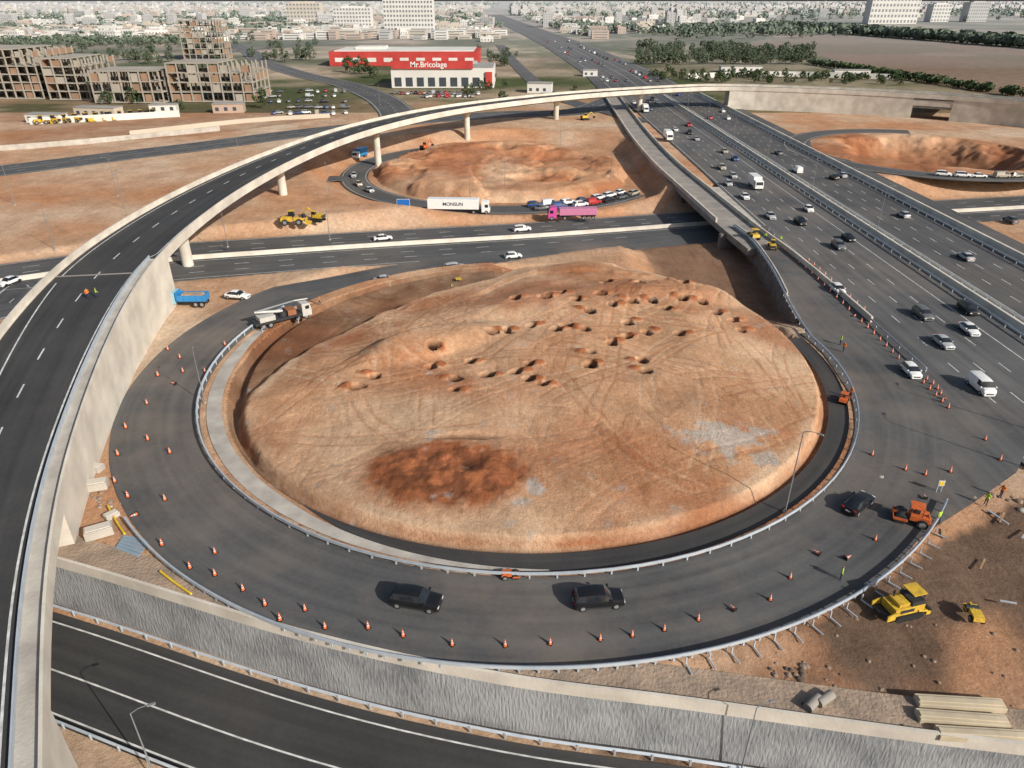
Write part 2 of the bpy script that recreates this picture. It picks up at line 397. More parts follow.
gobj=newobj('ground',gme); gobj['kind']='structure'
# ------------------------------------------------------------ mounds (fine height fields)
def polar_outline(c,pts):
    a=np.array([math.atan2(p.y-c[1],p.x-c[0]) for p in pts]); r=np.array([math.hypot(p.x-c[0],p.y-c[1]) for p in pts])
    o=np.argsort(a); a=a[o]; r=r[o]
    return np.concatenate([a-2*np.pi,a,a+2*np.pi]),np.concatenate([r,r,r])
MS=bpy.data.materials.new('mound_soil')
soil_mat(MS,(0.37,0.135,0.06),(0.63,0.36,0.205),(0.70,0.50,0.34),(0.085,0.038,0.024),(0.45,0.44,0.41),1.5,0.9)  # near-black tone also paints shade into pits and cut slope
def mound():
    c=(2,96)
    out=[G(u,v,1.6) for u,v in [(250,400),(260,448),(298,492),(370,524),(450,539),(540,545),(650,534),(760,492),(812,440),(838,390),(832,350),(790,303),(740,280),(690,264),(620,262),(560,268),(490,285),(420,302),(345,332),(286,362)]]
    A,Rr=polar_outline(c,out)
    s=0.22; x=np.arange(-45,50,s); y=np.arange(49,144,s); X,Y=np.meshgrid(x,y)
    th=np.arctan2(Y-c[1],X-c[0]); r=np.hypot(X-c[0],Y-c[1]); deg=np.degrees(th)
    Re=np.interp(th,A,Rr)+2.0*(fbm(X,Y,0.12,3,61)-0.5)+0.7*(fbm(X,Y,0.6,3,62)-0.5)
    Re=np.minimum(Re,41.0)
    d=Re-r
    plate=1.2+1.6*np.clip(d/14,0,1)+1.1*np.clip((Y-92)/35,0,1)+0.5*(fbm(X,Y,0.05,3,71)-0.5)
    def at(px,z): q=G(px[0],px[1],z); return X-q.x,Y-q.y
    def hump(px,z,rx,ry,h,rot=0,pw=1.0):
        dx,dy=at(px,z); cr,sr=math.cos(rot),math.sin(rot)
        a=dx*cr+dy*sr; b_=-dx*sr+dy*cr; return h*np.exp(-((a/rx)**2+(b_/ry)**2)**pw)
    wb=2.5*(fbm(X,Y,.15,4,73)-.5)
    plate=plate+hump((430,342),3,11+wb,4.2+wb*.5,1.9,0.5,2.2)+hump((560,300),4,16,6,1.1,0.2,1.6)+hump((670,285),4,13,5,1.2,0,2)
    plate=plate-hump((480,318),4,12,3,0.6,0.3)-hump((320,420),3,9,12,0.4)-hump((600,440),3,18,4,.3)
    z=plate+0.20*(fbm(X,Y,0.3,5,81)-0.5)+0.07*(fbm(X,Y,1.7,2,83)-0.5)
    q_=fbm(X,Y,0.06,4,85); far_=np.clip((Y-100)/18,0,1); z+=far_*0.25*(np.clip((q_-0.5)*20,-1,1))
    R_=np.clip(fbm(X,Y,0.07,6,91)*3.2-1.5,0,0.75); R_=np.maximum(R_,far_*np.exp(-((q_-0.5)/0.02)**2)*.5)
    G_=np.zeros_like(X); B_=np.clip(fbm(X,Y,0.045,6,95)*3-1.3,0,0.7); A_=np.zeros_like(X)
    # dark red spoil heap
    dx,dy=at((448,465),3); w=np.exp(-((dx/(9.5+wb*2))**2+(dy/(5.4+wb))**2)**1.5)
    z+=w*(0.75*fbm(X,Y,.25,3,100)+0.55*(fbm(X,Y,0.8,6,101)-0.5)+.25*(fbm(X,Y,2.2,3,102)-.5)); R_=np.maximum(R_,np.clip(w*2.2*(0.35+fbm(X,Y,0.6,5,104)),0,1))
    G_=np.maximum(G_,w*np.clip(fbm(X,Y,.7,6,105)*4-1.7,0,.6))
    for pxx,a,b_,dep in (((466,434),3.4,.55,.7),((470,458),1.4,1.6,0.7)):
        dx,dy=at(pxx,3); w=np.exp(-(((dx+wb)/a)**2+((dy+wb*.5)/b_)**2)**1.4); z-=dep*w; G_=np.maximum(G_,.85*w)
    for (u,v),a,b_ in (((735,428),5.0,3.2),((765,445),2.6,1.6),((715,420),3,1.6),((525,492),1.8,1.2),((535,480),1.0,1.8)):
        dx,dy=at((u,v),3); w=np.exp(-((dx/a)**2+(dy/b_)**2)); A_=np.maximum(A_,np.clip((w-0.35+1.6*(fbm(X,Y,0.6,5,111)-0.5))*2.2,0,0.7))
    rr=random.Random(3)
    for k in range(110):
        cx,cy=rr.uniform(-30,38),rr.uniform(60,118); rad=rr.uniform(14,90); ph=rr.uniform(0,6.28); sp=rr.uniform(4,18)/rad
        cx-=rad*math.cos(ph); cy-=rad*math.sin(ph)
        ang=np.arctan2(Y-cy,X-cx); da=np.abs((ang-ph+np.pi)%(2*np.pi)-np.pi)
        dr=np.hypot(X-cx,Y-cy)+3*(q_-0.5)-rad
        m_=np.minimum(np.abs(dr-0.9),np.abs(dr+0.9)); m_=np.exp(-(m_/0.2)**2)*np.clip((sp-da)*rad/3,0,1)
        z-=0.05*m_
        if k%2: B_=np.maximum(B_,0.6*m_)
        else: R_=np.maximum(R_,0.5*m_)
    pits=[(373,368),(355,378),(432,347),(430,360),(455,372),(487,368),(470,355),(453,383),(528,357),(516,365),(528,372),(543,377),(490,330),(507,327),(530,322),(556,325),(566,322),(590,358),(585,325),(625,331),(612,337),(643,353),(645,364),(648,327),(680,328),(600,296),(612,305),(632,302),(590,310),(640,284),(652,300),(665,306),(682,296),(702,297),(735,312),(742,322),(575,302),(515,300),(545,300),(665,272),(683,282),(605,283),(718,306),(560,296),(628,318),(590,346)]
    for (u,v) in pits:
        q=G(u,v,3.8); a=rr.uniform(0.65,0.95); b_=rr.uniform(0.6,0.85); ox,oy=q.x,q.y
        i0,i1=np.searchsorted(x,[ox-5,ox+5]); j0,j1=np.searchsorted(y,[oy-5,oy+5]); S=np.s_[j0:j1,i0:i1]
        Xs,Ys=X[S],Y[S]; wob=1+1.3*(fbm(Xs,Ys,.9,3,int(u))-.5)
        dd=np.sqrt(((Xs-ox)/a/wob)**2+((Ys-oy)/b_/wob)**2)
        w=np.clip((1.15-dd)*4,0,1); z[S]-=rr.uniform(0.8,1.1)*w; G_[S]=np.maximum(G_[S],np.clip(w,0,1))  # pit shade painted near-black into the soil colour
        sg=(1 if rr.random()<.7 else -1)
        hx,hy=ox+sg*rr.uniform(1.1,1.6),oy+rr.uniform(-.1,1.0)
        w2=np.clip(1.2-np.hypot((Xs-hx)/rr.uniform(.9,1.2),(Ys-hy)/rr.uniform(.7,.95))*(.6+.9*fbm(Xs,Ys,1.5,3,int(v))),0,1)*(1-w); z[S]+=0.42*w2; R_[S]=np.maximum(R_[S],np.clip(w2*2.0,0,1))
    ew=np.clip(42.2-Re,1.1,2.2)
    edge=np.clip(d/ew+1,0,1); edge=edge*edge*(3-2*edge)
    gul=0.6*(fbm(X,Y,0.45,5,121)-0.5)*np.clip(1-np.abs(2*edge-1),0,1)
    sect=np.clip((np.abs(deg)-110)/25,0,1)
    low=-(0.5+0.8*sect)*np.clip((42.6-r)/0.8,0,1)*np.clip((r-40)/1,0,1)-0.05
    ws=np.clip((deg-10)/12,0,1)*np.clip((98-deg)/20,0,1)
    low=low*(1-ws)+(-3.9)*ws
    z=low*(1-edge)+z*edge+gul
    z=np.where((r>43.0)&(ws<.01),np.minimum(z,-0.03),z)
    R_=np.maximum(R_,np.clip((1-np.abs(2*edge-1))*(fbm(X,Y,0.12,4,141)*3-0.9),0,0.9))
    B_=np.maximum(B_*(1-R_),np.clip(np.exp(-((d-0.3)/1.0)**2)*(fbm(X,Y,0.15,3,142)*2-0.5),0,0.8))
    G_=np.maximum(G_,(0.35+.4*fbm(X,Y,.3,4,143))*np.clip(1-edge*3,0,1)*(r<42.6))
    G_=np.maximum(G_,.75*ws*np.clip(1-edge*2,0,1))  # shade of the cut slope painted into the soil colour
    cl=np.stack([R_,G_,B_,A_],-1).reshape(-1,4).astype(np.float32)
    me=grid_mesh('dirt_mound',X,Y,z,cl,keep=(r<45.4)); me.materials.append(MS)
    o=newobj('dirt_mound',me); o['kind']='structure'
mound()
def mound2(c,rad,base,h,pit,seed,name,rag=6,bot=-0.6,amp=1.0):
    s=0.6; x=np.arange(c[0]-rad-4,c[0]+rad+4,s); y=np.arange(c[1]-rad-4,c[1]+rad+4,s); X,Y=np.meshgrid(x,y)
    r=np.hypot(X-c[0],Y-c[1])+rag*(fbm(X,Y,0.05,3,seed)-0.5); d=rad-r
    q_=fbm(X,Y,0.05,5,seed+4)
    z=base+h*np.clip(d/8+0.3,0,1)+amp*(h*0.7*(fbm(X,Y,0.05,4,seed+1)-0.4)+0.8*np.clip((q_-.5)*18,-1,1)+.6*(fbm(X,Y,0.4,5,seed+3)-.5))
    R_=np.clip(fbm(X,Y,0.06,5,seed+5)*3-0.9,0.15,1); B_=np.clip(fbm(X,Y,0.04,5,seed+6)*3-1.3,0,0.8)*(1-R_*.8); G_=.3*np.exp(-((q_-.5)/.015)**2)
    for (px,py,a,b_,dep) in pit:
        wb=1+.6*(fbm(X,Y,.07,4,seed+9)-.5); w=np.exp(-(((X-px)/a/wb)**2+((Y-py)/b_/wb)**2)**3); z-=dep*w*(1+.15*(fbm(X,Y,.2,4,seed+12)-.5)); R_=np.maximum(R_,0.95*w); B_=B_*(1-w)
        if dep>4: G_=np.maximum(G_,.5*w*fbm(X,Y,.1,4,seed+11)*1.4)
    e=np.clip(d/3,0,1); z=(base+bot)*(1-e)+z*e
    cl=np.stack([R_*.8,G_,B_,0*X],-1).reshape(-1,4).astype(np.float32)
    me=grid_mesh(name,X,Y,z,cl,keep=(np.hypot(X-c[0],Y-c[1])<rad)); me.materials.append(MS); o=newobj(name,me); o['kind']='structure'
mound2(ISL2,44,-4.2,2.8,[(-22,252,13,9,2.2),(12,230,9,6,1.8),(12,264,14,8,2.0),(-8,275,8,5,1.5)],300,'dirt_mound')
mound2(ISL3,39,-0.1,0.3,[(152,262,27,26,9.0)],330,'dirt_pit',0,0.0,.3)
# ------------------------------------------------------------ roads
HP=[Vector((82,y,0)) for y in range(-80,60,20)]+[Vector((82,y,0)) for y in range(60,461,10)]
ribbon('highway',HP,-22,1.4,A_WORN,0.03); ribbon('highway',HP,1.4,22.5,A_HWY,0.03)
HW=catmull([(82,458,0),(80,600,0),(62,950,0),(20,1500,0),(-60,2600,0)],20)
ribbon('highway',HW,-30,24,A_HWY,0.03)
def poly_sheet(name,pts,m,z):
    me=bpy.data.meshes.new(name); me.from_pydata([(p[0],p[1],z) for p in pts],[],[tuple(range(len(pts)))]); me.materials.append(m)
    u=me.uv_layers.new(name='UVMap')
    for lp in me.loops: u.data[lp.index].uv=(me.vertices[lp.vertex_index].co.x,me.vertices[lp.vertex_index].co.y)
    me.validate(); bm=bmesh.new(); bm.from_mesh(me)
    for f in bm.faces:
        f.normal_update()
        if f.normal.z<0: f.normal_flip()
    bm.to_mesh(me); bm.free()
    o=newobj(name,me); o['kind']='structure'; return o
poly_sheet('road_apron',[(30,50),(36,52),(43,57),(50,61.5),(58,67),(66,76),(62.2,92),(61.5,168)]+[(x+.2,y) for x,y in LANE_E[::-1]]+[(46.5,84),(40,66)],A_LOOP,0.05)
ribbon('loop_road',RAMP,-5.2,5.2,A_LOOP,0.065)
SC=offs(CROSS,7.2); NC=offs(CROSS,-6.9)
ribbon('cross_road',CROSS,0.5,13.5,A_HWY,0.0)
ribbon('cross_road',CROSS,-13,-0.5,A_HWY,0.0)
ribbon('slip_road',RING2,-4.5,4.5,A_HWY,0.02)
U1=catmull([G(-260,205),G(-60,178),G(100,158),G(200,146),G(300,133),G(400,122),G(500,114),G(580,111),(60,420,0)],5)
ribbon('side_road',U1,-9,9,A_HWY,-0.02)
U2=catmull([G(235,44),G(250,52),G(262,61),G(300,74),G(345,84),G(378,97),G(395,110),G(400,120)],8)
ribbon('side_road',U2,-9,9,A_HWY,0.0)
U3=catmull([G(-150,262,-.3),G(0,232,-.5),G(100,215,-.5),G(200,200,-1),G(290,186,-2),G(335,178,-3.5),(-53,236,-4)],4)
ribbon('slip_road',U3,-3.5,3.5,A_HWY,0.05)
U4=catmull([G(500,45),G(512,60),G(530,78),G(548,92),G(575,103),G(610,112),(58,330,0)],8)
ribbon('side_road',U4,-5,5,A_HWY,0.0)
U5=catmull([G(-100,70),G(60,62),G(160,58),G(250,50),G(330,42),G(480,34),G(545,31)],15)
ribbon('side_road',U5,-7,7,A_HWY,0.02)
R3=circ(ISL3,43.5,70,330,110,0.0)
ribbon('slip_road',R3,-4.6,4.6,A_HWY,0.05)
R4=catmull([(169,225,0.0),(182,238,0),(193,262,0),(228,290,0),(300,305,0)],5)
ribbon('slip_road',R4,-4.5,4.5,A_HWY,0.07)
ribbon('slip_road',[Vector((110,y,0)) for y in range(60,400,10)],-3.5,3.5,A_HWY,0.04)
TR=offs(WALL,6.2,-6.0)
ribbon('underpass_road',TR,-4.9,4.6,A_NEW,0.03)
markings(TR,[-3.9,0.5,3.9],[0,0,0],0.16,0.045)
vribbon('haul_road',circ(LC,43.5,-125,10,130,0),lambda t:-0.9,lambda t:-0.9+2.5*min(1,t*6+.02),A_NEW,0.045)
vribbon('concrete_gutter',circ(LC,43.9,-88,-205,110,0),lambda t:-1.1 ,lambda t:-1.1+min(1.9,.15+t*5)*(1 if t<.8 else 1-(t-.8)*3.5),CONC,0.07)
markings([Vector((0,y,0.03)) for y in range(20,460,10)],[60.8,65.2,69.0,72.8,77.2,87.4,91.2,95.0,98.8,102.4],[0,1,1,1,0,0,1,1,1,0],0.16,0.015)
markings(SC,[-5.6,-1.8,2,5.7],[0,1,1,0],0.18,0.015); markings(NC,[-5.5,-1.7,2,5.6],[0,1,1,0],0.18,0.015)
markings(U1,[-8.4,-4.2,0,4.2,8.4],[0,1,0,1,0],0.2,0.01); markings(U2,[-8,0,8],[0,1,0],0.25,0.02)
markings(RING2,[-3.8,3.8],[0,0],0.15,0.035); markings(R3,[-3.6,3.6],[0,0],0.15,0.065)
markings(HW,[-22,-16,-10,-4,4,10,16,22],[0,1,1,0,0,1,1,0],0.25,0.05)
# ------------------------------------------------------------ flyover
EDGE=[tuple(G(40,1150,3.2)),tuple(G(45,900,3.2)),tuple(G(46,768,3.2)),tuple(G(46,640,3.4)),tuple(G(50,560,4.0)),tuple(G(60,500,4.9)),tuple(G(76,440,5.9)),tuple(G(110,345,7.6)),tuple(G(150,272,8.8))]+[tuple(G(u,v,9.3)) for u,v in [(200,222),(250,187),(300,160),(350,139),(400,124),(450,113),(500,105.5),(560,98.5),(620,93.5),(680,90),(725,88.5),(800,90.5),(900,95),(1024,103),(1180,116)]]
EDGE=catmull(EDGE,3)
def width_at(p): return 15.0 if p.y<120 else max(12.2,15.0-(p.y-120)*0.03)
N=normals(EDGE)
CEN=[p-n*width_at(p)/2 for p,n in zip(EDGE,N)]
for _ in range(6): CEN=[CEN[0]]+[(a+b+c)/3 for a,b,c in zip(CEN,CEN[1:],CEN[2:])]+[CEN[-1]]
def var_ex(path,lo,hi,z0,z1,m,name,kind=None,uv=False):
    N=normals(path); v=[]; f=[]
    for p,n in zip(path,N):
        a,b=lo(p),hi(p)
        for o,z in ((a,z0),(a,z1),(b,z1),(b,z0)): v.append(p+n*o+Vector((0,0,z)))
    for i in range(len(path)-1):
        for j in range(4):
            a=i*4+j;b=i*4+(j+1)%4; f.append((a,b,b+4,a+4))
    f+=[(3,2,1,0),tuple(len(path)*4-4+i for i in range(4))]
    me=bpy.data.meshes.new(name); me.from_pydata([tuple(x) for x in v],[],f); me.materials.append(m)
    if uv:
        ul=me.uv_layers.new(name='UVMap')
        for lp in me.loops:
            k=lp.vertex_index; ul.data[lp.index].uv=(0 if k%4<2 else 12,(k//4)*3)
    bm=bmesh.new(); bm.from_mesh(me); bmesh.ops.recalc_face_normals(bm,faces=bm.faces); bm.to_mesh(me); bm.free()
    o=newobj(name,me)
    if kind:o['kind']=kind
    return o
fly=bpy.data.objects.new('flyover_bridge',None); COL.objects.link(fly); tag(fly,'long curved concrete flyover with fresh asphalt on round piers','bridge')
hw=lambda p: width_at(p)/2
o=var_ex(CEN,lambda p:-hw(p),lambda p:hw(p),-0.55,-0.02,CONC_L,'deck_slab'); o.parent=fly
o=var_ex(CEN,lambda p:-hw(p)+2.2,lambda p:hw(p)-2.2,-1.7,-0.55,CONC,'girder'); o.parent=fly
o=var_ex(CEN,lambda p:-hw(p)+0.6,lambda p:hw(p)-(1.7 if p.y<115 else 0.6),-0.02,0.03,A_NEW,'carriageway',uv=True); o.parent=fly
for sgn in (-1,1):
    f0=(lambda p:-hw(p)-0.05) if sgn<0 else (lambda p:hw(p)-0.2)
    f1=(lambda p:-hw(p)+0.2) if sgn<0 else (lambda p:hw(p)+0.05)
    o=var_ex(CEN,f0,f1,-0.9,0.95,CONC_L,'parapet'); o.parent=fly
near=[p for p in CEN if p.y<118]
o=var_ex(near,lambda p:hw(p)-1.8,lambda p:hw(p)-0.2,-0.02,0.16,CONC,'footway'); o.parent=fly
o=var_ex(near,lambda p:hw(p)-1.92,lambda p:hw(p)-1.8,-0.02,0.8,STEEL,'handrail'); o.parent=fly
ji=min(range(len(CEN)),key=lambda i:abs(CEN[i].y-108)+(999 if CEN[i].x>0 else 0))
o=var_ex([CEN[ji],CEN[ji]+(CEN[ji+1]-CEN[ji]).normalized()*.45],lambda p:-hw(p)+.6,lambda p:hw(p)-1.7,0.0,0.05,CONC_D,'expansion_joint'); o.parent=fly
def flymark(off,da,path=CEN):
    q=[p+n*off(p) for p,n in zip(path,normals(path))]
    return markings(q,[0],[da],0.2,0.045)
flymark(lambda p:hw(p)-(2.7 if p.y<118 else 1.5),0); flymark(lambda p:-hw(p)+1.5,0,[p for p in CEN if p.y>108 or p.x>0]); flymark(lambda p:-0.6,1)
flymark(lambda p:-hw(p)+4.6-3.1*max(0,min(1,(p.y-60)/50)),0,[p for p in CEN if p.y<110 and p.x<0])
def seg(path,y0,y1): return [p for p in path if y0<=p.y<=y1 and p.x<0]
for (a,b,zb) in ((50.5,119,-14),(-20,31.5,-10.0)):
    s_=seg(CEN,a,b)
    o=var_ex(s_,lambda p:-hw(p)+0.25,lambda p:hw(p)-0.05,zb,-0.56,CONC_L,'approach_wall'); o.parent=fly
far=[p for p in CEN if p.x>104]
gap0=next(i for i,p in enumerate(far) if p.x>186); gap1=next(i for i,p in enumerate(far) if p.x>196)
for s_ in (far[:gap0],far[gap1:]):
    o=var_ex(s_,lambda p:-hw(p)+0.3,lambda p:hw(p)-0.2,-9.6,-0.56,CONC_L,'approach_wall'); o.parent=fly
gp=far[gap0-1:gap1+1]
o=var_ex(gp,lambda p:-hw(p)-40,lambda p:hw(p)-0.4,-5.0,-4.0,CONC_S,'culvert_shade_slab'); o.parent=fly  # slab added far behind the opening to keep it dark
o=var_ex(gp,lambda p:hw(p)-0.9,lambda p:hw(p)-0.3,-4.0,-1.72,CONC_L,'lintel'); o.parent=fly
def proj(p):
    D=p.y*cP+(H-p.z)*sP; return 512+p.x/D*F, 384+((H-p.z)*cP-p.y*sP)/D*F
for u in (183,281,374,466,555,640):
    i=min(range(len(CEN)),key=lambda i: abs(proj(CEN[i]-Vector((0,0,5)))[0]-u)+(1000 if CEN[i].y<118 else 0))
    p=CEN[i]; n=normals(CEN)[i]; mb=MB(); rz=math.atan2(n.y,n.x)
    gz=float(terrain_z(np.array([[p.x]]),np.array([[p.y]]))[0,0])
    mb.cyl((p.x,p.y,gz-0.5),(p.x,p.y,p.z-3.2),1.15,1.15,CONC_L,20)
    mb.cyl((p.x,p.y,p.z-3.2),(p.x,p.y,p.z-1.9),1.15,1.9,CONC_L,20)
    mb.box((p.x,p.y,p.z-1.8),(5.5,2.2,0.24),CONC_L,rz)
    q=mb.obj('pier',fly)
# ------------------------------------------------------------ retaining wall of the underpass road
def wall_mat():
    m=bpy.data.materials.new('ribbed_wall_concrete'); n,l,b=nt(m)
    uv=n.new('ShaderNodeUVMap'); uv.uv_map='UVMap'
    mp=n.new('ShaderNodeMapping'); mp.inputs['Scale'].default_value=(5,1.0,1); mp.inputs['Rotation'].default_value=(0,0,.45)
    l.new(uv.outputs['UV'],mp.inputs['Vector'])
    vo=n.new('ShaderNodeTexNoise'); l.new(mp.outputs['Vector'],vo.inputs['Vector']); vo.inputs['Scale'].default_value=1.0; vo.inputs['Detail'].default_value=4
    no=n.new('ShaderNodeTexNoise'); no.inputs['Scale'].default_value=0.2; no.inputs['Detail'].default_value=8; l.new(uv.outputs['UV'],no.inputs['Vector'])
    cr=n.new('ShaderNodeValToRGB'); cr.color_ramp.elements[0].color=(0.15,0.155,0.165,1); cr.color_ramp.elements[1].color=(0.31,0.315,0.32,1)
    cr.color_ramp.elements[0].position=0.5; cr.color_ramp.elements[1].position=0.85
    ad=n.new('ShaderNodeMath'); ad.operation='MULTIPLY_ADD'; l.new(vo.outputs['Fac'],ad.inputs[0]); ad.inputs[1].default_value=0.5; l.new(no.outputs['Fac'],ad.inputs[2])
    l.new(ad.outputs[0],cr.inputs['Fac']); l.new(cr.outputs['Color'],b.inputs['Base Color']); b.inputs['Roughness'].default_value=0.9
    bp=n.new('ShaderNodeBump'); bp.inputs['Strength'].default_value=0.8; bp.inputs['Distance'].default_value=0.15; l.new(vo.outputs['Fac'],bp.inputs['Height']); l.new(bp.outputs['Normal'],b.inputs['Normal'])
    return m
RW=wall_mat()
PACK=pmat('packed_dirt',(0.40,0.29,0.21),(0.24,0.185,0.14),0.4,.95,.5,3)
prof=[(0.35,-6.2),(0.0,-0.35),(0.02,-0.02),(-3.4,-0.02),(-3.4,-6.2)]
rw=extrude(WALL,prof,[RW,CONC_L,PACK],'retaining_wall',mats=[0,1,2,1,1])
ul=rw.data.uv_layers.new(name='UVMap'); acc=[0]
for a,b in zip(WALL,WALL[1:]): acc.append(acc[-1]+(b-a).length)
for lp in rw.data.loops:
    vi=lp.vertex_index; ul.data[lp.index].uv=(acc[min(len(acc)-1,vi//5)],rw.data.vertices[vi].co.z)
tag(rw,'grey textured retaining wall along the sunken underpass road','wall')
o=extrude(WALL,[(0.14,-0.7),(0.14,0.5),(-0.14,0.5),(-0.2,0.02),(-0.4,0.02),(-0.4,-0.01),(0.04,-0.01),(0.04,-0.7)],CONC_L,'coping'); o.parent=rw
gr=[p for p in WALL if -75<p.x<75]
guardrail(offs(gr,1.1,-6.0),'steel guardrail along foot of retaining wall',3)
guardrail([p for p in offs(WALL,10.9,-6.0) if -75<p.x<60],'steel guardrail on outer edge of underpass road',3)
# ------------------------------------------------------------ guardrails, barriers
lane=[Vector((x,y,.06)) for x,y in LANE_E]
inner=catmull([q+Vector((-.1,0,0)) for q in lane[::-1][:-1]]+circ(LC,46.0,8,-205,60,0.06),2)
guardrail(inner,'steel guardrail circling the inner edge of loop road',2.6,0.85,1.6)
guardrail(catmull([RAMP[140]+Vector((0,0,.1))]+[q for q in [G(300,307,0),G(360,296,-0.6),G(430,284,-1.6),G(500,272,-2.6),G(570,262,-3.6),G(640,254,-4.6)]],4)[6:],'steel guardrail beside descending slip road',3,0.85,1.4)
guardrail(circ(LC,56.6,-38,-138,110,0.05),'new steel guardrail round outer edge of loop road',1.6,0.85,1.8)
barrier(CROSS,'long concrete median barrier of the cross highway',.9,None,'concrete_barrier',1.4)
barrier([Vector((83.6,y,0.03)) for y in range(-60,460,10)],'concrete median barrier of main highway',1.2,None,'concrete_barrier',2.8)
guardrail([Vector((81.6,y,0.03)) for y in range(60,460,10)],'steel guardrail beside highway median',4,.9,1.6)
guardrail([Vector((85.6,y,0.03)) for y in range(60,460,10)],'steel guardrail beside highway median',4,.9,1.6)
guardrail([Vector((103.4,y,0.03)) for y in range(60,440,10)],'steel guardrail on outer highway shoulder',4,0.9,2)
barrier([Vector((105.6,y,0.03)) for y in range(60,440,10)],'concrete barrier between highway and slip road',1.5,None,'concrete_barrier',3.2)
guardrail([Vector((60.3,y,0.03)) for y in range(92,168,8)],'steel guardrail dividing slip lane from highway',4)
lw=extrude(catmull(lane[1:],3),[(0,-8),(0,.0),(.9,.0),(.9,-8)],CONC_S,'retaining_wall'); tag(lw,'dark grey retaining wall holding the slip lane above cutting','wall')
barrier(offs(catmull(lane[2:],3),0.45),'concrete edge barrier of slip lane above mound',1.0)
OB=catmull([(57.0,110,0),(56.9,122,0.0),(56.6,135,0),(55.8,150,0),(54.4,165,0),(52.6,200,0),(50.8,240,0),(51,290,0),(53,350,0),(56,430,0)],6)
OBm=[p for p in OB if p.y>146]
br=var_ex(OBm,lambda p:-4.6,lambda p:3.5,-1.3,0.14,CONC_D,'old_bridge'); tag(br,'grey concrete bridge deck beside the highway with pale parapets','bridge')
o=var_ex([p for p in OB if p.y>166],lambda p:-4.7,lambda p:-4.3,0.14,1.2,CONC_L,'parapet'); o.parent=br
o=var_ex([p for p in OB if p.y>108],lambda p:3.2,lambda p:3.55,0.06,1.1,CONC_L,'parapet'); o.parent=br
o=var_ex([p for p in OB if p.y>205],lambda p:-4.2,lambda p:3.2,-7,-1.32,CONC_S,'bridge_wall'); o.parent=br
ab=var_ex([Vector((56.9,y,0)) for y in (160,180,208)],lambda p:0,lambda p:48,-1.3,-0.05,CONC,'highway_bridge'); tag(ab,'concrete highway bridge slab over the sunken cross road','bridge')
for y0 in (163.5,206):
    mb=MB(); mb.box((76,y0+4.2,-3.2),(56,1.2,5.6),CONC_S,0.19); q=mb.obj('abutment',ab)
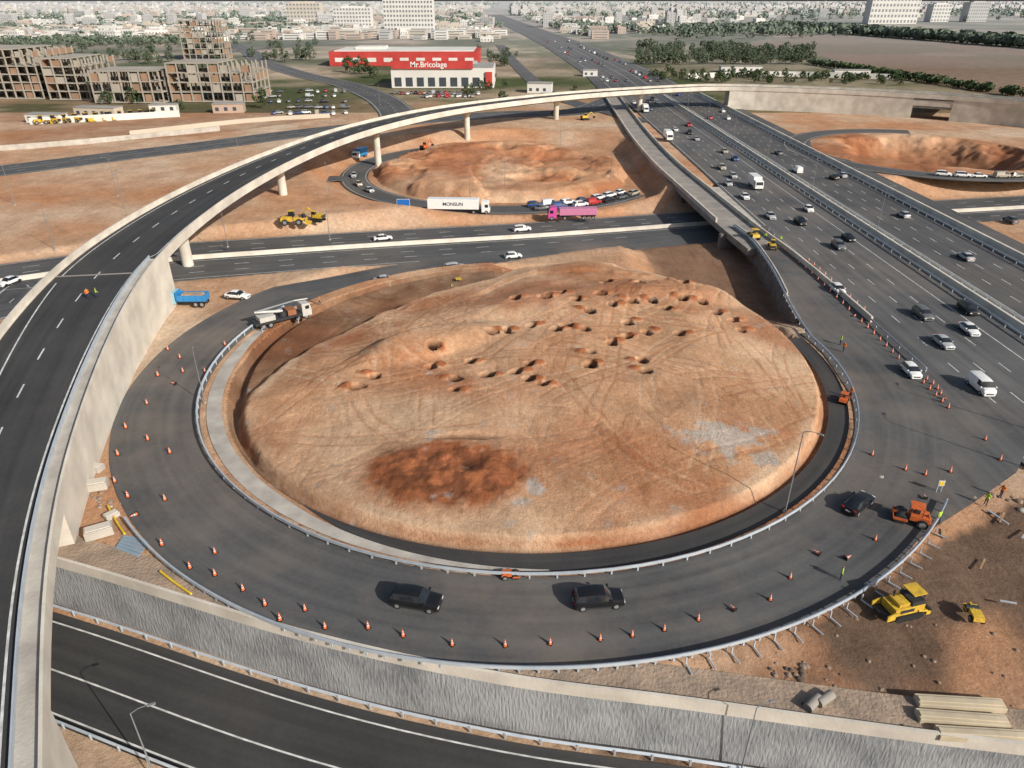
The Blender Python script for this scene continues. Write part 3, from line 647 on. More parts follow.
# ------------------------------------------------------------ vehicles
def car_mesh(kind,col,parts=False):
    if kind=='sedan':
        S=[(2.2,.70,.55,.60,.6,0),(2.1,.82,.68,.74,.68,0),(1.0,.88,.84,.92,.74,0),(0.35,.89,.90,1.40,.60,1),(-0.15,.89,.91,1.45,.62,1),(-0.3,.89,.91,1.45,.62,2),(-1.05,.89,.92,1.38,.60,1),(-1.65,.87,.92,1.00,.72,0),(-2.15,.82,.86,.92,.66,0),(-2.25,.74,.55,.60,.62,0)]
    elif kind=='suv':
        S=[(2.25,.76,.62,.70,.66,0),(2.15,.88,.86,.93,.76,0),(1.1,.93,.98,1.07,.80,0),(0.5,.94,1.05,1.58,.68,1),(-0.2,.94,1.06,1.66,.70,1),(-0.32,.94,1.06,1.66,.70,2),(-1.2,.94,1.07,1.64,.69,1),(-1.32,.94,1.08,1.62,.68,2),(-1.95,.93,1.08,1.54,.64,1),(-2.2,.90,1.05,1.12,.78,0),(-2.3,.82,.60,.65,.70,0)]
    elif kind=='hatch':
        S=[(1.95,.70,.58,.64,.6,0),(1.85,.80,.74,.80,.68,0),(1.05,.85,.90,.97,.72,0),(0.4,.86,.94,1.45,.60,1),(-0.2,.86,.95,1.50,.62,1),(-0.35,.86,.95,1.50,.62,2),(-1.25,.86,.96,1.46,.60,1),(-1.75,.84,.96,1.02,.70,0),(-1.9,.76,.58,.62,.62,0)]
    else:
        S=[(2.2,.78,.70,.80,.70,0),(2.05,.90,1.0,1.1,.80,0),(1.55,.94,1.10,1.22,.82,0),(1.0,.95,1.15,1.85,.78,1),(0.35,.95,1.15,1.92,.80,1),(0.2,.95,1.15,1.93,.80,2),(-2.1,.95,1.15,1.92,.80,2),(-2.3,.93,1.12,1.85,.78,2),(-2.35,.90,.60,.66,.8,0)]
    body=MB(); glass=body if not parts else MB()
    rings=[]
    for x,w,bz,rz,rw,c in S:
        half=[(w*.88,.22),(w,.50),(w*.99,bz-.08),(w*.95,bz),(rw,rz-.04),(rw*.86,rz),(0,rz+.02)]
        rings.append([(x,y,z) for y,z in half]+[(x,-y,z) for y,z in half[-2::-1]])
    k=len(rings[0])
    for i in range(len(S)-1):
        c0,c1=S[i][5],S[i+1][5]
        for j in range(k-1):
            q=[rings[i][j],rings[i][j+1],rings[i+1][j+1],rings[i+1][j]]
            side=j in (3,8); top=j in (4,5,6,7)
            g=False
            if side and (c0==1 or c1==1) and (c0>0 and c1>0) : g=not(c0==2 and c1==2)
            if (top or side) and ((c0==0)!=(c1==0)) and not(c0==2 or c1==2): g=True
            if g: glass.add(q,[(0,1,2,3)],GLASS)
            else: body.add(q,[(0,1,2,3)],col)
    body.add(rings[0],[tuple(range(k))],col); body.add(rings[-1],[tuple(range(k))],col)
    body.add([r[0] for r in rings]+[r[-1] for r in rings],[(i,i+1,len(S)+i+1,len(S)+i) for i in range(len(S)-1)],DARKM)
    L=S[0][0]; Lr=S[-1][0]; W=S[2][1]
    wh=[(L-.8,W-.1),(L-.8,-W+.1),(Lr+.75,W-.1),(Lr+.75,-W+.1)]
    body.box(((L+Lr)/2,0,.28),(L-Lr-.5,W*1.9,.2),DARKM)
    body.box((L-.01,0,.5),(.06,W*1.1,.18),DARKM); body.box((Lr-.0,0,.62),(.05,.5,.12),LAMPG)
    for s in (-1,1): body.box((S[3][0]+.45,s*(W+.08),S[3][2]+.08),(.18,.2,.14),col)
    return body,glass,wh,L,Lr,W
def wheel_mb(r=.33,w=.22):
    m=MB(); m.cyl((0,-w/2,0),(0,w/2,0),r,r,TYRE,16); m.cyl((0,-w/2-.01,0),(0,w/2+.01,0),r*.62,r*.62,RIM,10); return m
WHEEL=wheel_mb().mesh('wheel'); WHEELT=wheel_mb(.5,.32).mesh('wheel')
cache={}
def weld(me):
    bm=bmesh.new(); bm.from_mesh(me); bmesh.ops.remove_doubles(bm,verts=bm.verts,dist=0.001); bmesh.ops.recalc_face_normals(bm,faces=bm.faces)
    for e in bm.edges: e.smooth = (len(e.link_faces)==2 and e.calc_face_angle(1.0)<0.6)
    for f in bm.faces: f.smooth=True
    bm.to_mesh(me); bm.free(); return me
COLS={'black':(0.012,0.012,0.014),'white':(0.78,0.78,0.76),'silver':(0.42,0.43,0.44),'grey':(0.13,0.135,0.14),'blue':(0.03,0.07,0.2),'red':(0.4,0.03,0.03),'beige':(0.4,0.35,0.28)}
def add_car(p,rz,kind='sedan',col='white',parts=False,group=None,label=None,name='car'):
    key=(kind,col,parts)
    if key not in cache:
        body,glass,wh,L,Lr,W=car_mesh(kind,paint(col,COLS[col]),parts)
        if not parts:
            for x,y in wh: body.cyl((x,y-.11,.33),(x,y+.11,.33),.33,.33,TYRE,10)
            for s in (-1,1):
                body.box((L-.02,s*W*.62,.62),(.1,.3,.12),LAMPG); body.box((Lr+.03,s*W*.66,.75),(.1,.25,.14),LAMPR)
            cache[key]=(weld(body.mesh('car_body')),)
        else:
            lm=MB(); lm.box((0,0,0),(.14,.34,.14),LAMPG); tm=MB(); tm.box((0,0,0),(.1,.28,.2),LAMPR)
            cache[key]=(weld(body.mesh('car_body')),weld(glass.mesh('window')),wh,lm.mesh('headlight'),tm.mesh('tail_light'),L,Lr,W)
    c=cache[key]
    if not parts:
        o=newobj(name,c[0])
    else:
        o=bpy.data.objects.new(name,None); COL.objects.link(o)
        newobj('body',c[0],o); newobj('window',c[1],o)
        for x,y in c[2]:
            w=newobj('wheel',WHEEL,o); w.location=(x,y,.33)
        for s in (-1,1):
            h=newobj('headlight',c[3],o); h.location=(c[5]-.06,s*c[7]*.66,.66)
            t=newobj('tail_light',c[4],o); t.location=(c[6]+.06,s*c[7]*.72,.85)
    place(o,p,rz); 
    kn={'sedan':'sedan','suv':'suv','hatch':'hatchback','van':'van'}[kind]
    tag(o,label or f'{col} {kn} driving on the asphalt highway','van' if kind=='van' else 'car',group or 'cars on the highway')
    return o
def heading(path,p):
    i=min(range(len(path)-1),key=lambda i:(path[i]-Vector(p)).length); d=path[i+1]-path[i]; return math.atan2(d.y,d.x)
for (u,v,c,k) in ((417,604,'black','suv'),(598,603,'black','suv')):
    p=G(u,v,.08); add_car(p,heading(RAMP,p)+math.pi,k,c,True,'cars on the loop road','black suv driving on the loop road beside cones')
add_car(G(857,507,.08),math.radians(40),'sedan','black',True,'cars on the loop road','black sedan leaving the loop road')
zz=0.05
for (u,v,c,k) in ((980,390,'white','van'),(910,374,'white','hatch'),(837,292,'white','hatch'),(968,332,'white','sedan'),(942,345,'silver','sedan'),(922,317,'grey','suv'),(967,312,'black','suv'),(848,240,'black','sedan'),(838,248,'grey','suv'),(800,224,'black','suv'),(808,211,'white','hatch'),(965,259,'silver','sedan'),(770,218,'silver','sedan'),(903,217,'silver','hatch'),(1010,222,'grey','sedan')):
    p=G(u,v,zz); rz=-math.pi/2 if p.x<84 else math.pi/2
    add_car(p,rz+R.uniform(-.05,.05),k,c,v>280)
kinds=['sedan','hatch','suv','hatch','van']; cc=['white','white','black','grey','silver','silver','blue','grey','beige','white','black','red']
for lane_ in (63.2,67.1,70.9,75.0):
    y=184+R.uniform(0,46)
    while y<450:
        if not (lane_>70 and y<200): add_car((lane_+R.uniform(-.3,.3),y,zz),-math.pi/2,R.choice(kinds),R.choice(cc))
        y+=R.choice((R.uniform(9,20),R.uniform(50,120)))
for lane_ in (89.3,93.1,96.9,100.6):
    y=170+R.uniform(20,90)
    while y<450:
        add_car((lane_,y,zz),math.pi/2,R.choice(kinds),R.choice(cc)); y+=R.uniform(80,180)
for off_,d_ in ((-20,-1),(-14,-1),(-7,-1),(8,1),(14,1)):
    q=resample(offs(HW[2:40],off_,.05),1.0); y=10
    while y<len(q)-3 and y<520:
        p=q[int(y)]; dd=q[int(y)+1]-p; add_car(p,math.atan2(dd.y,dd.x)+(math.pi if d_<0 else 0),R.choice(kinds),R.choice(cc)); y+=R.choice((R.uniform(12,25),R.uniform(70,170)))
for (u,v,c,k,path,z) in ((385,282,'silver','sedan',SC,-2.6),(455,270,'silver','suv',SC,-3.4),(513,258,'white','hatch',SC,-4.2),(383,240,'white','sedan',NC,-3.2),(522,231,'white','suv',NC,-4.4),(10,284,'white','sedan',SC,-1)):
    zr=z
    for _ in range(6):
        p=G(u,v,zr); q=min(resample(RAMP[150:],1),key=lambda q:(q.to_2d()-p.to_2d()).length)
        zr=q.z+.08 if (path is SC and (q.to_2d()-p.to_2d()).length<5.5) else min(resample(CROSS,1),key=lambda q:(q.to_2d()-p.to_2d()).length).z+.02
    p=G(u,v,zr)
    add_car(p,heading(path,p),k,c,False,'cars on the cross road',f'{c} car driving on the sunken cross road')
add_car(G(238,298,-.05),-0.2,'sedan','white',True,'parked cars','white sedan parked on bare dirt beside the ramp','parked_car')
for rq in (48.0,51.6):
    for a in np.arange(281+(rq>50)*2,321,6.1):
        a=a+R.uniform(-.6,.6); p=Vector((ISL2[0]+rq*math.cos(math.radians(a)),ISL2[1]+rq*math.sin(math.radians(a)),-3.95)); add_car(p,math.radians(a+90),R.choice(kinds),R.choice(cc),False,'cars queuing on slip road','car queuing on the slip road')
for a in (190,205,216):
    p=Vector((ISL2[0]+50*math.cos(math.radians(a)),ISL2[1]+50*math.sin(math.radians(a)),-3.95)); add_car(p,math.radians(a+90),R.choice(kinds),R.choice(cc),False,'cars queuing on slip road','car queuing on the slip road')
for a in (250,257,263,272,278,285,292,300,306,313,320):
    p=Vector((ISL3[0]+43.5*math.cos(math.radians(a)),ISL3[1]+43.5*math.sin(math.radians(a)),.08)); add_car(p,math.radians(a+90),R.choice(kinds),R.choice(cc),False,'cars queuing on curved slip road','car queuing on the curved slip road')
for (u,v) in [(x+R.uniform(-2,2),y+R.uniform(-.5,.5)) for y in (92,97,102,108,114) for x in range(272,345,9)]:
    if R.random()<.75: add_car(G(u,v,-.05),R.choice((0.3,1.87))+R.uniform(-.1,.1),R.choice(kinds),R.choice(cc),False,'cars parked on dusty lot','car parked on the dusty lot','parked_car')
for i in range(34):
    add_car(G(395+i*4.2-(60 if i>20 else 0)+R.uniform(-1,1),94+ (3 if i>20 else 0)+R.uniform(-.5,.5),-.05),1.6,R.choice(kinds),R.choice(cc),False,'cars parked in front of the store','car parked before the red store','parked_car')
def text_mesh(txt,size,mat,name='lettering'):
    cu=bpy.data.curves.new(name,'FONT'); cu.body=txt; cu.size=size; cu.extrude=0.02; cu.align_x='CENTER'; cu.align_y='CENTER'; cu.offset=0.01*size
    o=bpy.data.objects.new(name,cu); COL.objects.link(o); bpy.context.view_layer.update()
    me=bpy.data.meshes.new_from_object(o.evaluated_get(bpy.context.evaluated_depsgraph_get())); bpy.data.objects.remove(o)
    me.materials.clear(); me.materials.append(mat); return me
def wheels(o,xs_,w,r=.5):
    for x in xs_:
        for s in (-1,1):
            q=newobj('wheel',WHEELT,o); q.location=(x,s*(w/2-.18),r)
def semi(p,rz,cabc,trc,txt,label,L=13,hh=2.7):
    o=bpy.data.objects.new('semi_truck',None); COL.objects.link(o)
    c=MB(); m=paint(*cabc)
    c.prism([(0,.5),(2.2,.5),(2.25,1.6),(1.95,3.0),(1.6,3.3),(0,3.5)],-1.22,1.22,m); c.box((-1.5,0,.9),(5,0.9,.35),DARKM)
    c.prism([(2.22,1.75),(2.27,1.75),(2.02,2.75),(1.97,2.75)],-1.05,1.05,GLASS)
    for s in (-1,1): c.box((1.35,s*1.23,2.2),(.9,.03,.8),GLASS)
    c.obj('cab',o,0.05)
    t=MB(); tm=paint(*trc); t.box((-L/2-.8,0,1.25+hh/2),(L,2.5,hh),tm); t.box((-L/2-.8,0,1.15),(L-.5,2.2,.18),DARKM); t.box((-L+1.2,0,.9),(3.6,1.2,.3),DARKM)
    t.obj('trailer',o,0.04)
    if txt:
        tx=newobj('lettering',text_mesh(txt,1.3,paint('navy',(0.02,0.03,0.08))),o); tx.location=(-L/2-.8,-1.28,2.6); tx.rotation_euler=(math.pi/2,0,0)
    wheels(o,(1.3,-2.2,-L+.2,-L+1.5,-L+2.8),2.5); place(o,p,rz); tag(o,label,'truck','trucks'); return o
p=G(482,213,-3.95); semi(p,-0.05,('white',COLS['white']),('white',COLS['white']),'MONSUN','long white box semi truck with dark lettering',14)
p=G(556,219,-3.95); semi(p,math.pi+0.06,('pink',(0.6,0.08,0.3)),('palepink',(0.55,0.2,0.33)),'','articulated truck with magenta cab and pink load',10,1.7)
def box_truck(p,rz,label,c1=('white',COLS['white']),c2=('white',COLS['white']),tip=False,s=1):
    o=bpy.data.objects.new('truck',None); COL.objects.link(o)
    c=MB(); c.prism([(1.6,.6),(3.5,.6),(3.55,1.5),(3.3,2.6),(1.6,2.75)],-1.15,1.15,paint(*c1)); c.prism([(3.53,1.55),(3.58,1.55),(3.36,2.4),(3.31,2.4)],-1,1,GLASS)
    for s_ in (-1,1): c.box((2.8,s_*1.16,2),(.8,.03,.6),GLASS)
    c.box((0,0,.8),(7,.9,.3),DARKM); c.obj('cab',o,.05)
    t=MB(); m2=paint(*c2)
    if tip:
        t.box((-1.2,0,1.15),(5,2.3,.15),m2)
        for s_ in (-1,1): t.box((-1.2,s_*1.15,1.7),(5,.1,1.0),m2); [t.box((-3.4+k*1.1,s_*1.23,1.7),(.12,.08,1.0),m2) for k in range(5)]
        t.box((1.3,0,1.95),(.1,2.3,1.6),m2); t.box((-3.7,0,1.7),(.1,2.3,1.0),m2); t.box((-1.2,0,1.75),(4.8,2.15,1.0),PACK,0,.7,.6)
        t.obj('tipper_bed',o)
    else:
        t.box((-1.4,0,2.2),(5.6,2.4,2.5),m2); t.obj('cargo_box',o,.04)
    wheels(o,(2.5,-1.9,-3.0),2.3); place(o,p,rz,s); tag(o,label,'truck','trucks'); return o
box_truck(G(755,188,.05),-math.pi/2,'white box truck driving on the highway')
box_truck(G(668,140,.05),-math.pi/2,'white box truck driving on the highway'); box_truck(G(645,112,.05),-math.pi/2,'white box truck driving on the highway')
box_truck(G(188,305,-.1),math.pi,'blue tipper truck with pale cab parked on bare dirt',('cab_sky_blue',(0.25,0.50,0.62)),('blue_bed',(0.03,0.22,0.5)),True)
box_truck(G(360,158,-3.9),math.radians(250),'blue truck on curved slip road',('white',COLS['white']),('blue_bed',(0.03,0.22,0.5)))
def boom_truck(p,rz):
    o=bpy.data.objects.new('crane_truck',None); COL.objects.link(o); w=paint('dirty_white',(.5,.48,.44))
    c=MB(); c.prism([(3,.6),(4.6,.6),(4.65,1.5),(4.4,2.7),(3,2.8)],-1.2,1.2,w); c.prism([(4.63,1.6),(4.68,1.6),(4.46,2.5),(4.41,2.5)],-1,1,GLASS)
    for s in (-1,1): c.box((3.9,s*1.21,2.1),(.7,.03,.6),GLASS)
    c.obj('cab',o,.05)
    b_=MB(); b_.box((-.8,0,1.0),(8.4,2.2,.4),DARKM); b_.box((-2.9,0,1.6),(2.6,2,.8),w); b_.cyl((0,0,1.2),(0,0,2.0),.7,.6,DARKM,14); b_.box((1.3,.0,1.7),(1.4,2,.9),pmat('rust',(0.3,.12,.06)))
    for x in (1.8,-4.4):
        for s in (-1,1): b_.box((x,s*1.5,.9),(.22,.9,.2),DARKM); b_.cyl((x,s*1.85,.9),(x,s*1.85,.05),.08,.08,STEEL,8)
    b_.obj('chassis',o)
    a=MB(); a.cyl((0,0,2.0),(-4.6,0,2.9),.24,.2,w,8); a.cyl((-4.6,0,2.9),(2.2,0,3.3),.18,.14,POLE,8); a.cyl((2.2,0,3.3),(4.6,0,3.1),.12,.1,w,8); a.obj('boom',o)
    wheels(o,(3.6,2.1,-2.6,-3.8),2.3); place(o,p,rz); tag(o,'dusty white crane truck with folded boom beside the slip road','truck','construction machines')
boom_truck(G(284,322,.05),math.radians(38))
def loader(p,rz,label,s=1.0):
    o=bpy.data.objects.new('wheel_loader',None); COL.objects.link(o)
    b_=MB(); b_.prism([(-3,.9),(-.2,.9),(-.2,2.1),(-2.8,1.9)],-1,1,YEL); b_.box((1,0,1.2),(1.8,1.1,.7),YEL); b_.box((-2.9,0,1.4),(.4,1.8,.8),DARKM); b_.obj('body',o,.06)
    c=MB(); c.box((-.3,0,2.6),(1.4,1.4,1.3),GLASS,0,.9,.9); c.box((-.3,0,3.32),(1.5,1.5,.12),YEL); c.obj('cab',o,.03)
    k=MB(); 
    for q in (-.45,.45): k.cyl((.9,q,1.5),(3.0,q,.8),.13,.13,YEL,8)
    k.prism([(2.9,.2),(4.2,.15),(4.2,.25),(3.1,.5),(3.2,1.3),(3.0,1.4)],-1.4,1.4,YEL); k.obj('bucket',o)
    for x in (-1.9,1.4):
        for sg in (-1,1):
            q=newobj('wheel',WHEELT,o); q.location=(x,sg*1.1,.72); q.scale=(1.45,1.6,1.45)
    place(o,p,rz,s); tag(o,label,'wheel loader','construction machines'); return o
loader(G(294,224,-.6),0.1,'yellow wheel loader working on excavated dirt bank',1.0)
def excavator(p,rz,label,s=1.0,col=YEL):
    o=bpy.data.objects.new('excavator',None); COL.objects.link(o)
    t=MB()
    for q in (-1.1,1.1): t.prism([(-1.9,.25),(-1.6,0),(1.6,0),(1.9,.25),(1.9,.6),(1.6,.85),(-1.6,.85),(-1.9,.6)],q-.28,q+.28,TYRE)
    t.obj('track',o)
    b_=MB(); b_.box((-.5,0,1.6),(3.2,2.3,1.0),col,0,.95,.95); b_.cyl((0,0,.7),(0,0,1.15),.7,.7,DARKM,14); b_.box((-1.9,0,1.6),(.5,2.2,.9),DARKM); b_.obj('body',o,.06)
    c=MB(); c.box((.7,.65,2.2),(1.3,.9,1.5),GLASS,0,.85,.95); c.box((.62,.65,2.98),(1.2,.95,.1),col); c.obj('cab',o,.03)
    k=MB(); k.cyl((.9,-.2,1.9),(3.2,-.2,3.6),.26,.22,col,8); k.cyl((3.2,-.2,3.6),(5.2,-.2,1.7),.2,.15,col,8); k.prism([(5.0,1.8),(5.6,1.4),(5.3,.6),(4.6,.7),(4.5,1.3)],-.7,.3,DARKM); k.obj('boom',o)
    place(o,p,rz,s); tag(o,label,'excavator','construction machines'); return o
excavator(G(318,221,-.8),2.8,'yellow excavator on excavated dirt bank',.85)
excavator(G(585,120,-.3),.4,'yellow excavator on dirt near the flyover',.9); excavator(G(425,150,-2.5),1.0,'orange excavator on dirt mound',.9,ORG)
for i in range(11): loader(G(43+i*11,124-i*.7,-.2),R.uniform(-.5,.5)+R.choice((0,3.1)),'yellow machine parked in a row in the yard',1.05)
def paver(p,rz):
    o=bpy.data.objects.new('asphalt_paver',None); COL.objects.link(o)
    b_=MB(); b_.box((0,0,1.1),(3.4,1.9,.9),YEL); b_.box((-.9,0,1.75),(1.5,1.8,.5),DARKM); b_.box((.6,0,1.75),(1.2,1.5,.35),YEL); b_.cyl((.9,-.5,1.8),(.9,-.5,2.7),.09,.09,DARKM,8); b_.box((.3,.96,1.15),(1.6,.04,.4),DARKM); b_.box((.3,-.96,1.15),(1.6,.04,.4),DARKM)
    b_.obj('body',o,.06)
    h=MB(); h.prism([(1.7,.5),(2.6,.5),(2.6,.65),(1.85,.7)],-1.0,1.0,DARKM)
    for s in (-1,1): h.prism([(1.7,.5),(2.6,.45),(2.65,1.1),(1.7,1.4)],s*1.08-.06,s*1.08+.06,YEL)
    h.obj('hopper',o)
    s_=MB(); s_.box((-2.2,0,.45),(.5,2.3,.45),YEL); s_.box((-2.4,0,.8),(.3,2.4,.1),DARKM); s_.cyl((-1,1.0,.9),(-2.2,1.0,.6),.1,.1,YEL,8); s_.cyl((-1,-1.0,.9),(-2.2,-1.0,.6),.1,.1,YEL,8); s_.obj('screed',o,.03)
    t=MB()
    for q in (-1.0,1.0): t.prism([(-1.6,.25),(-1.3,0),(1.3,0),(1.6,.25),(1.6,.55),(1.3,.7),(-1.3,.7),(-1.6,.55)],q-.2,q+.2,TYRE)
    t.obj('track',o)
    c=MB(); c.box((-.9,0,2.8),(1.5,1.6,.09),YEL)
    for x in (-1.5,-.3): [c.cyl((x,q,1.9),(x,q,2.8),.04,.04,DARKM,6) for q in (-.7,.7)]
    c.box((-1.2,.0,2.2),(.5,.5,.6),DARKM); c.obj('canopy',o)
    place(o,p,rz,.9); tag(o,'compact yellow asphalt paver with canopy and screed on dirt','asphalt paver','construction machines')
paver(G(900,612,-.05),math.radians(195))
def roller(p,rz,label,m,s=1.0,cabin=True):
    o=bpy.data.objects.new('road_roller',None); COL.objects.link(o)
    b_=MB(); b_.prism([(-1.9,.8),(.3,.8),(.3,1.5),(-1.7,1.45)],-.85,.85,m); b_.box((1.2,0,1.05),(1.9,.3,.3),m)
    for q in (-1.05,1.05): b_.box((1.2,q,.75),(1.5,.12,.35),m)
    b_.box((1.95,0,.8),(.15,2.1,.3),m); b_.obj('body',o,.04)
    d=MB(); d.cyl((1.15,-.98,.65),(1.15,.98,.65),.65,.65,DARKM,24); d.obj('drum',o)
    for q in (-1,1):
        w=newobj('wheel',WHEELT,o); w.location=(-1.1,q*.85,.6); w.scale=(1.2,1.3,1.2)
    if cabin:
        c=MB(); c.box((-.3,0,2.45),(1.5,1.6,.08),m); [c.cyl((x,q,1.4),(x,q,2.42),.04,.04,DARKM,6) for x in (-.9,.3) for q in (-.7,.7)]; c.box((-.4,0,1.7),(.5,.6,.5),DARKM); c.obj('canopy',o)
    place(o,p,rz,s); tag(o,label,'road roller','construction machines'); return o
roller(G(910,522,-.02),math.radians(155),'orange road roller with canopy at asphalt edge',ORG,.9)
roller(G(973,617,-.05),math.radians(80),'small yellow roller standing on dirt',YEL,.55,False)
roller(G(510,577,.05),math.radians(5),'small orange roller inside the loop guardrail',ORG,.45,False)
roller(G(843,402,.05),math.radians(60),'small red roller on haul road by guardrail',ORG,.6)
roller(G(460,288,-1.5),math.radians(20),'small yellow roller beside slip road',YEL,.8)
roller(Vector((54.5,157,.15)),math.radians(95),'yellow roller working on the bridge deck end',YEL,.95)
loader(Vector((56.5,150,.15)),math.radians(80),'small yellow loader working on the bridge deck end',.6)
def cone_mesh():
    mb=MB(); mb.box((0,0,.03),(.46,.46,.06),TYRE); zs=[.06,.3,.42,.56,.66,.85]; ms=[CONE_O,PAINT_W,CONE_O,PAINT_W,CONE_O]
    for a,b_,m in zip(zs,zs[1:],ms):
        mb.cyl((0,0,a),(0,0,b_),.19-.16*(a/.85),.19-.16*(b_/.85),m,12,cap=False)
    mb.cyl((0,0,.85),(0,0,.86),.03,.02,CONE_O,12); return mb.mesh('traffic_cone')
CM=cone_mesh()
def cone(p,s=.95):
    o=newobj('traffic_cone',CM); place(o,p,R.uniform(0,3),s*R.uniform(.92,1.08)); tag(o,'orange and white traffic cone standing on asphalt','traffic cone','traffic cones on the roads')
    if R.random()<.06: o.rotation_euler=(1.45,0,R.uniform(0,6)); o.location.z+=.2
for (u,v) in [(147,404),(126,428),(118,455),(115,482),(128,497),(138,515),(165,500),(162,545),(190,568),(215,553),(215,575),(243,590),(265,605),(280,620),(305,610),(325,628),(368,628),(403,636),(452,645),(505,646),(550,644),(600,640),(632,636),(664,630),(698,620),(735,612),(770,600),(790,578),(820,556),(845,560),(176,385),(158,376),(183,372),(205,372),(168,350),(180,358),(225,345),(170,453),(148,440),(875,540),(872,455)]:
    cone(G(u,v,.07))
for i in range(30):
    t=i/29; cone(G(768+(948-768)*t,236+(408-236)*t**1.05,.05),.95)
for i in range(18):
    t=i/17; cone(Vector((58.6+.8*math.sin(t*9),84+24*t,.06)) if i<8 else Vector((61.6,112+50*(t-.4),.06)),.9)
for (u,v) in [(905,470),(925,475),(950,472),(1000,460),(985,440),(925,500)]: cone(G(u,v,.06))
def lamp_meshes(h,arm):
    a=MB(); a.cyl((0,0,0),(0,0,h),.085,.045,POLE,10); a.box((0,0,.1),(.4,.4,.2),CONC); a.cyl((0,0,h),(arm*.5,0,h+.35),.04,.035,POLE,8); a.cyl((arm*.5,0,h+.35),(arm,0,h+.42),.035,.03,POLE,8)
    b_=MB(); b_.box((arm+.3,0,h+.4),(.65,.24,.1),POLE,0,.8,.8); return a.mesh('lamp_pole'),b_.mesh('lamp_head')
LM=lamp_meshes(10,1.3)
def lamp(p,rz,s=1.0):
    o=newobj('street_lamp',LM[0]); place(o,p,rz,s); newobj('lamp_head',LM[1],o); tag(o,'tall grey steel street lamp with short curved arm','street lamp','street lamps')
    return o
lamp(G(205,403,.1),math.radians(110),.75); lamp(G(785,512,.1),math.radians(-40),1.0)
lamp(G(160,790,-6),math.radians(20),.9); lamp(G(740,775,-6),0.3,.8)
lamp(Vector((64,64,0)),1.2,1.15); lamp(Vector((69,73,0)),1.2,1.1)  # out-of-view lamps added to throw shadow bands on the asphalt
for (u,v,z) in [(55,250,-.5),(125,210,-.5),(228,247,-1),(118,196,-.2),(15,205,-.2),(330,240,-1),(470,200,-3),(505,190,-3.5),(240,160,0),(560,150,-3),(380,105,0),(610,185,-4),(240,92,0),(600,70,0),(330,200,-1.5)]: lamp(G(u,v,z),R.uniform(0,6),1.0)
for y in range(160,460,40): lamp(Vector((83.6,y,.9)),R.choice((0,math.pi)),1.0)
mb=MB(); mb.box((0,0,1.5),(5.5,2.4,2.8),paint('white',COLS['white'])); mb.box((0,-1.21,1.7),(1.2,.04,1),GLASS); mb.box((1.9,-1.21,1.2),(.9,.04,2),DARKM); o=mb.obj('shadow_box'); place(o,Vector((66,66,0)),.9); tag(o,'white box added out of view to cast a shadow','shadow caster')  # unseen box added to cast a shadow band across the asphalt
def person_mesh(pose,vest,trouser):
    V=[(0,0,.95),(0,0,1.15),(0,0,1.42),(0,0,1.52),(0.01,0,1.68)]; E=[(0,1),(1,2),(2,3),(3,4)]; Rr=[.13,.12,.15,.06,.10]
    for s in (-1,1):
        st=.14*pose*s; b0=len(V)
        V+=[(0,s*.1,.90),(st*.6,s*.11,.5),(st,s*.12,.08),(st+.14,s*.12,.04)]; Rr+=[.09,.065,.045,.045]; E+=[(0,b0),(b0,b0+1),(b0+1,b0+2),(b0+2,b0+3)]
        a0=len(V); V+=[(0,s*.2,1.40),(-st*.5,s*.27,1.12),(-st+.12,s*.25,.88)]; Rr+=[.06,.045,.035]; E+=[(2,a0),(a0,a0+1),(a0+1,a0+2)]
    me=bpy.data.meshes.new('person'); me.from_pydata(V,E,[]); o=newobj('person',me)
    md=o.modifiers.new('s','SKIN')
    for i,d in enumerate(me.skin_vertices[0].data): d.radius=(Rr[i],Rr[i]); d.use_root=(i==0)
    o.modifiers.new('u','SUBSURF').levels=1
    bpy.context.view_layer.update()
    m2=bpy.data.meshes.new_from_object(o.evaluated_get(bpy.context.evaluated_depsgraph_get())); bpy.data.objects.remove(o)
    m2.materials.clear()
    for m in (vest,trouser,pmat('skin',(0.35,0.2,0.13)),pmat('helmet_white',(0.8,0.8,0.78),None,2,.4)): m2.materials.append(m)
    for p_ in m2.polygons:
        z=p_.center.z; p_.material_index=0 if .93<z<1.5 else (1 if z<=.93 else (3 if z>1.70 else 2)); p_.use_smooth=True
    return m2
VO=pmat('vest_lime',(0.45,0.65,0.08)); VR=pmat('vest_orange',(0.75,0.2,0.04)); TB=pmat('trousers_navy',(0.03,0.04,0.08))
PM=[person_mesh(0,VO,TB),person_mesh(1,VR,TB),person_mesh(1.4,VO,TB)]
for (u,v,z,k) in [(840,580,0,0),(925,527,0,1),(937,523,0,2),(898,600,0,0),(1000,497,0,1),(985,505,0,0),(850,398,.05,1),(840,345,.05,0),(452,292,-1.3,0),(505,293,-2,2),(320,305,0,1),(843,352,.05,1),(772,248,.15,1),(780,243,.15,0),(765,240,.15,2)]:
    o=newobj('person',PM[k]); place(o,G(u,v,z),R.uniform(0,6)); tag(o,'worker in '+('orange' if k==1 else 'lime')+' hi-vis vest and white helmet','person','construction workers')
pc=min(CEN,key=lambda p:abs(p.y-98) if p.x<0 else 999)
for k,dx in ((1,1.0),(2,2.1)):
    o=newobj('person',PM[k]); place(o,pc+Vector((dx,.4*k,.04)),R.uniform(0,6)); tag(o,'worker in '+('orange' if k==1 else 'lime')+' hi-vis vest walking on new bridge deck','person','construction workers')
BEAM=pmat('beam_tan',(0.56,0.47,0.33),(0.42,0.35,0.25),0.6,.9)
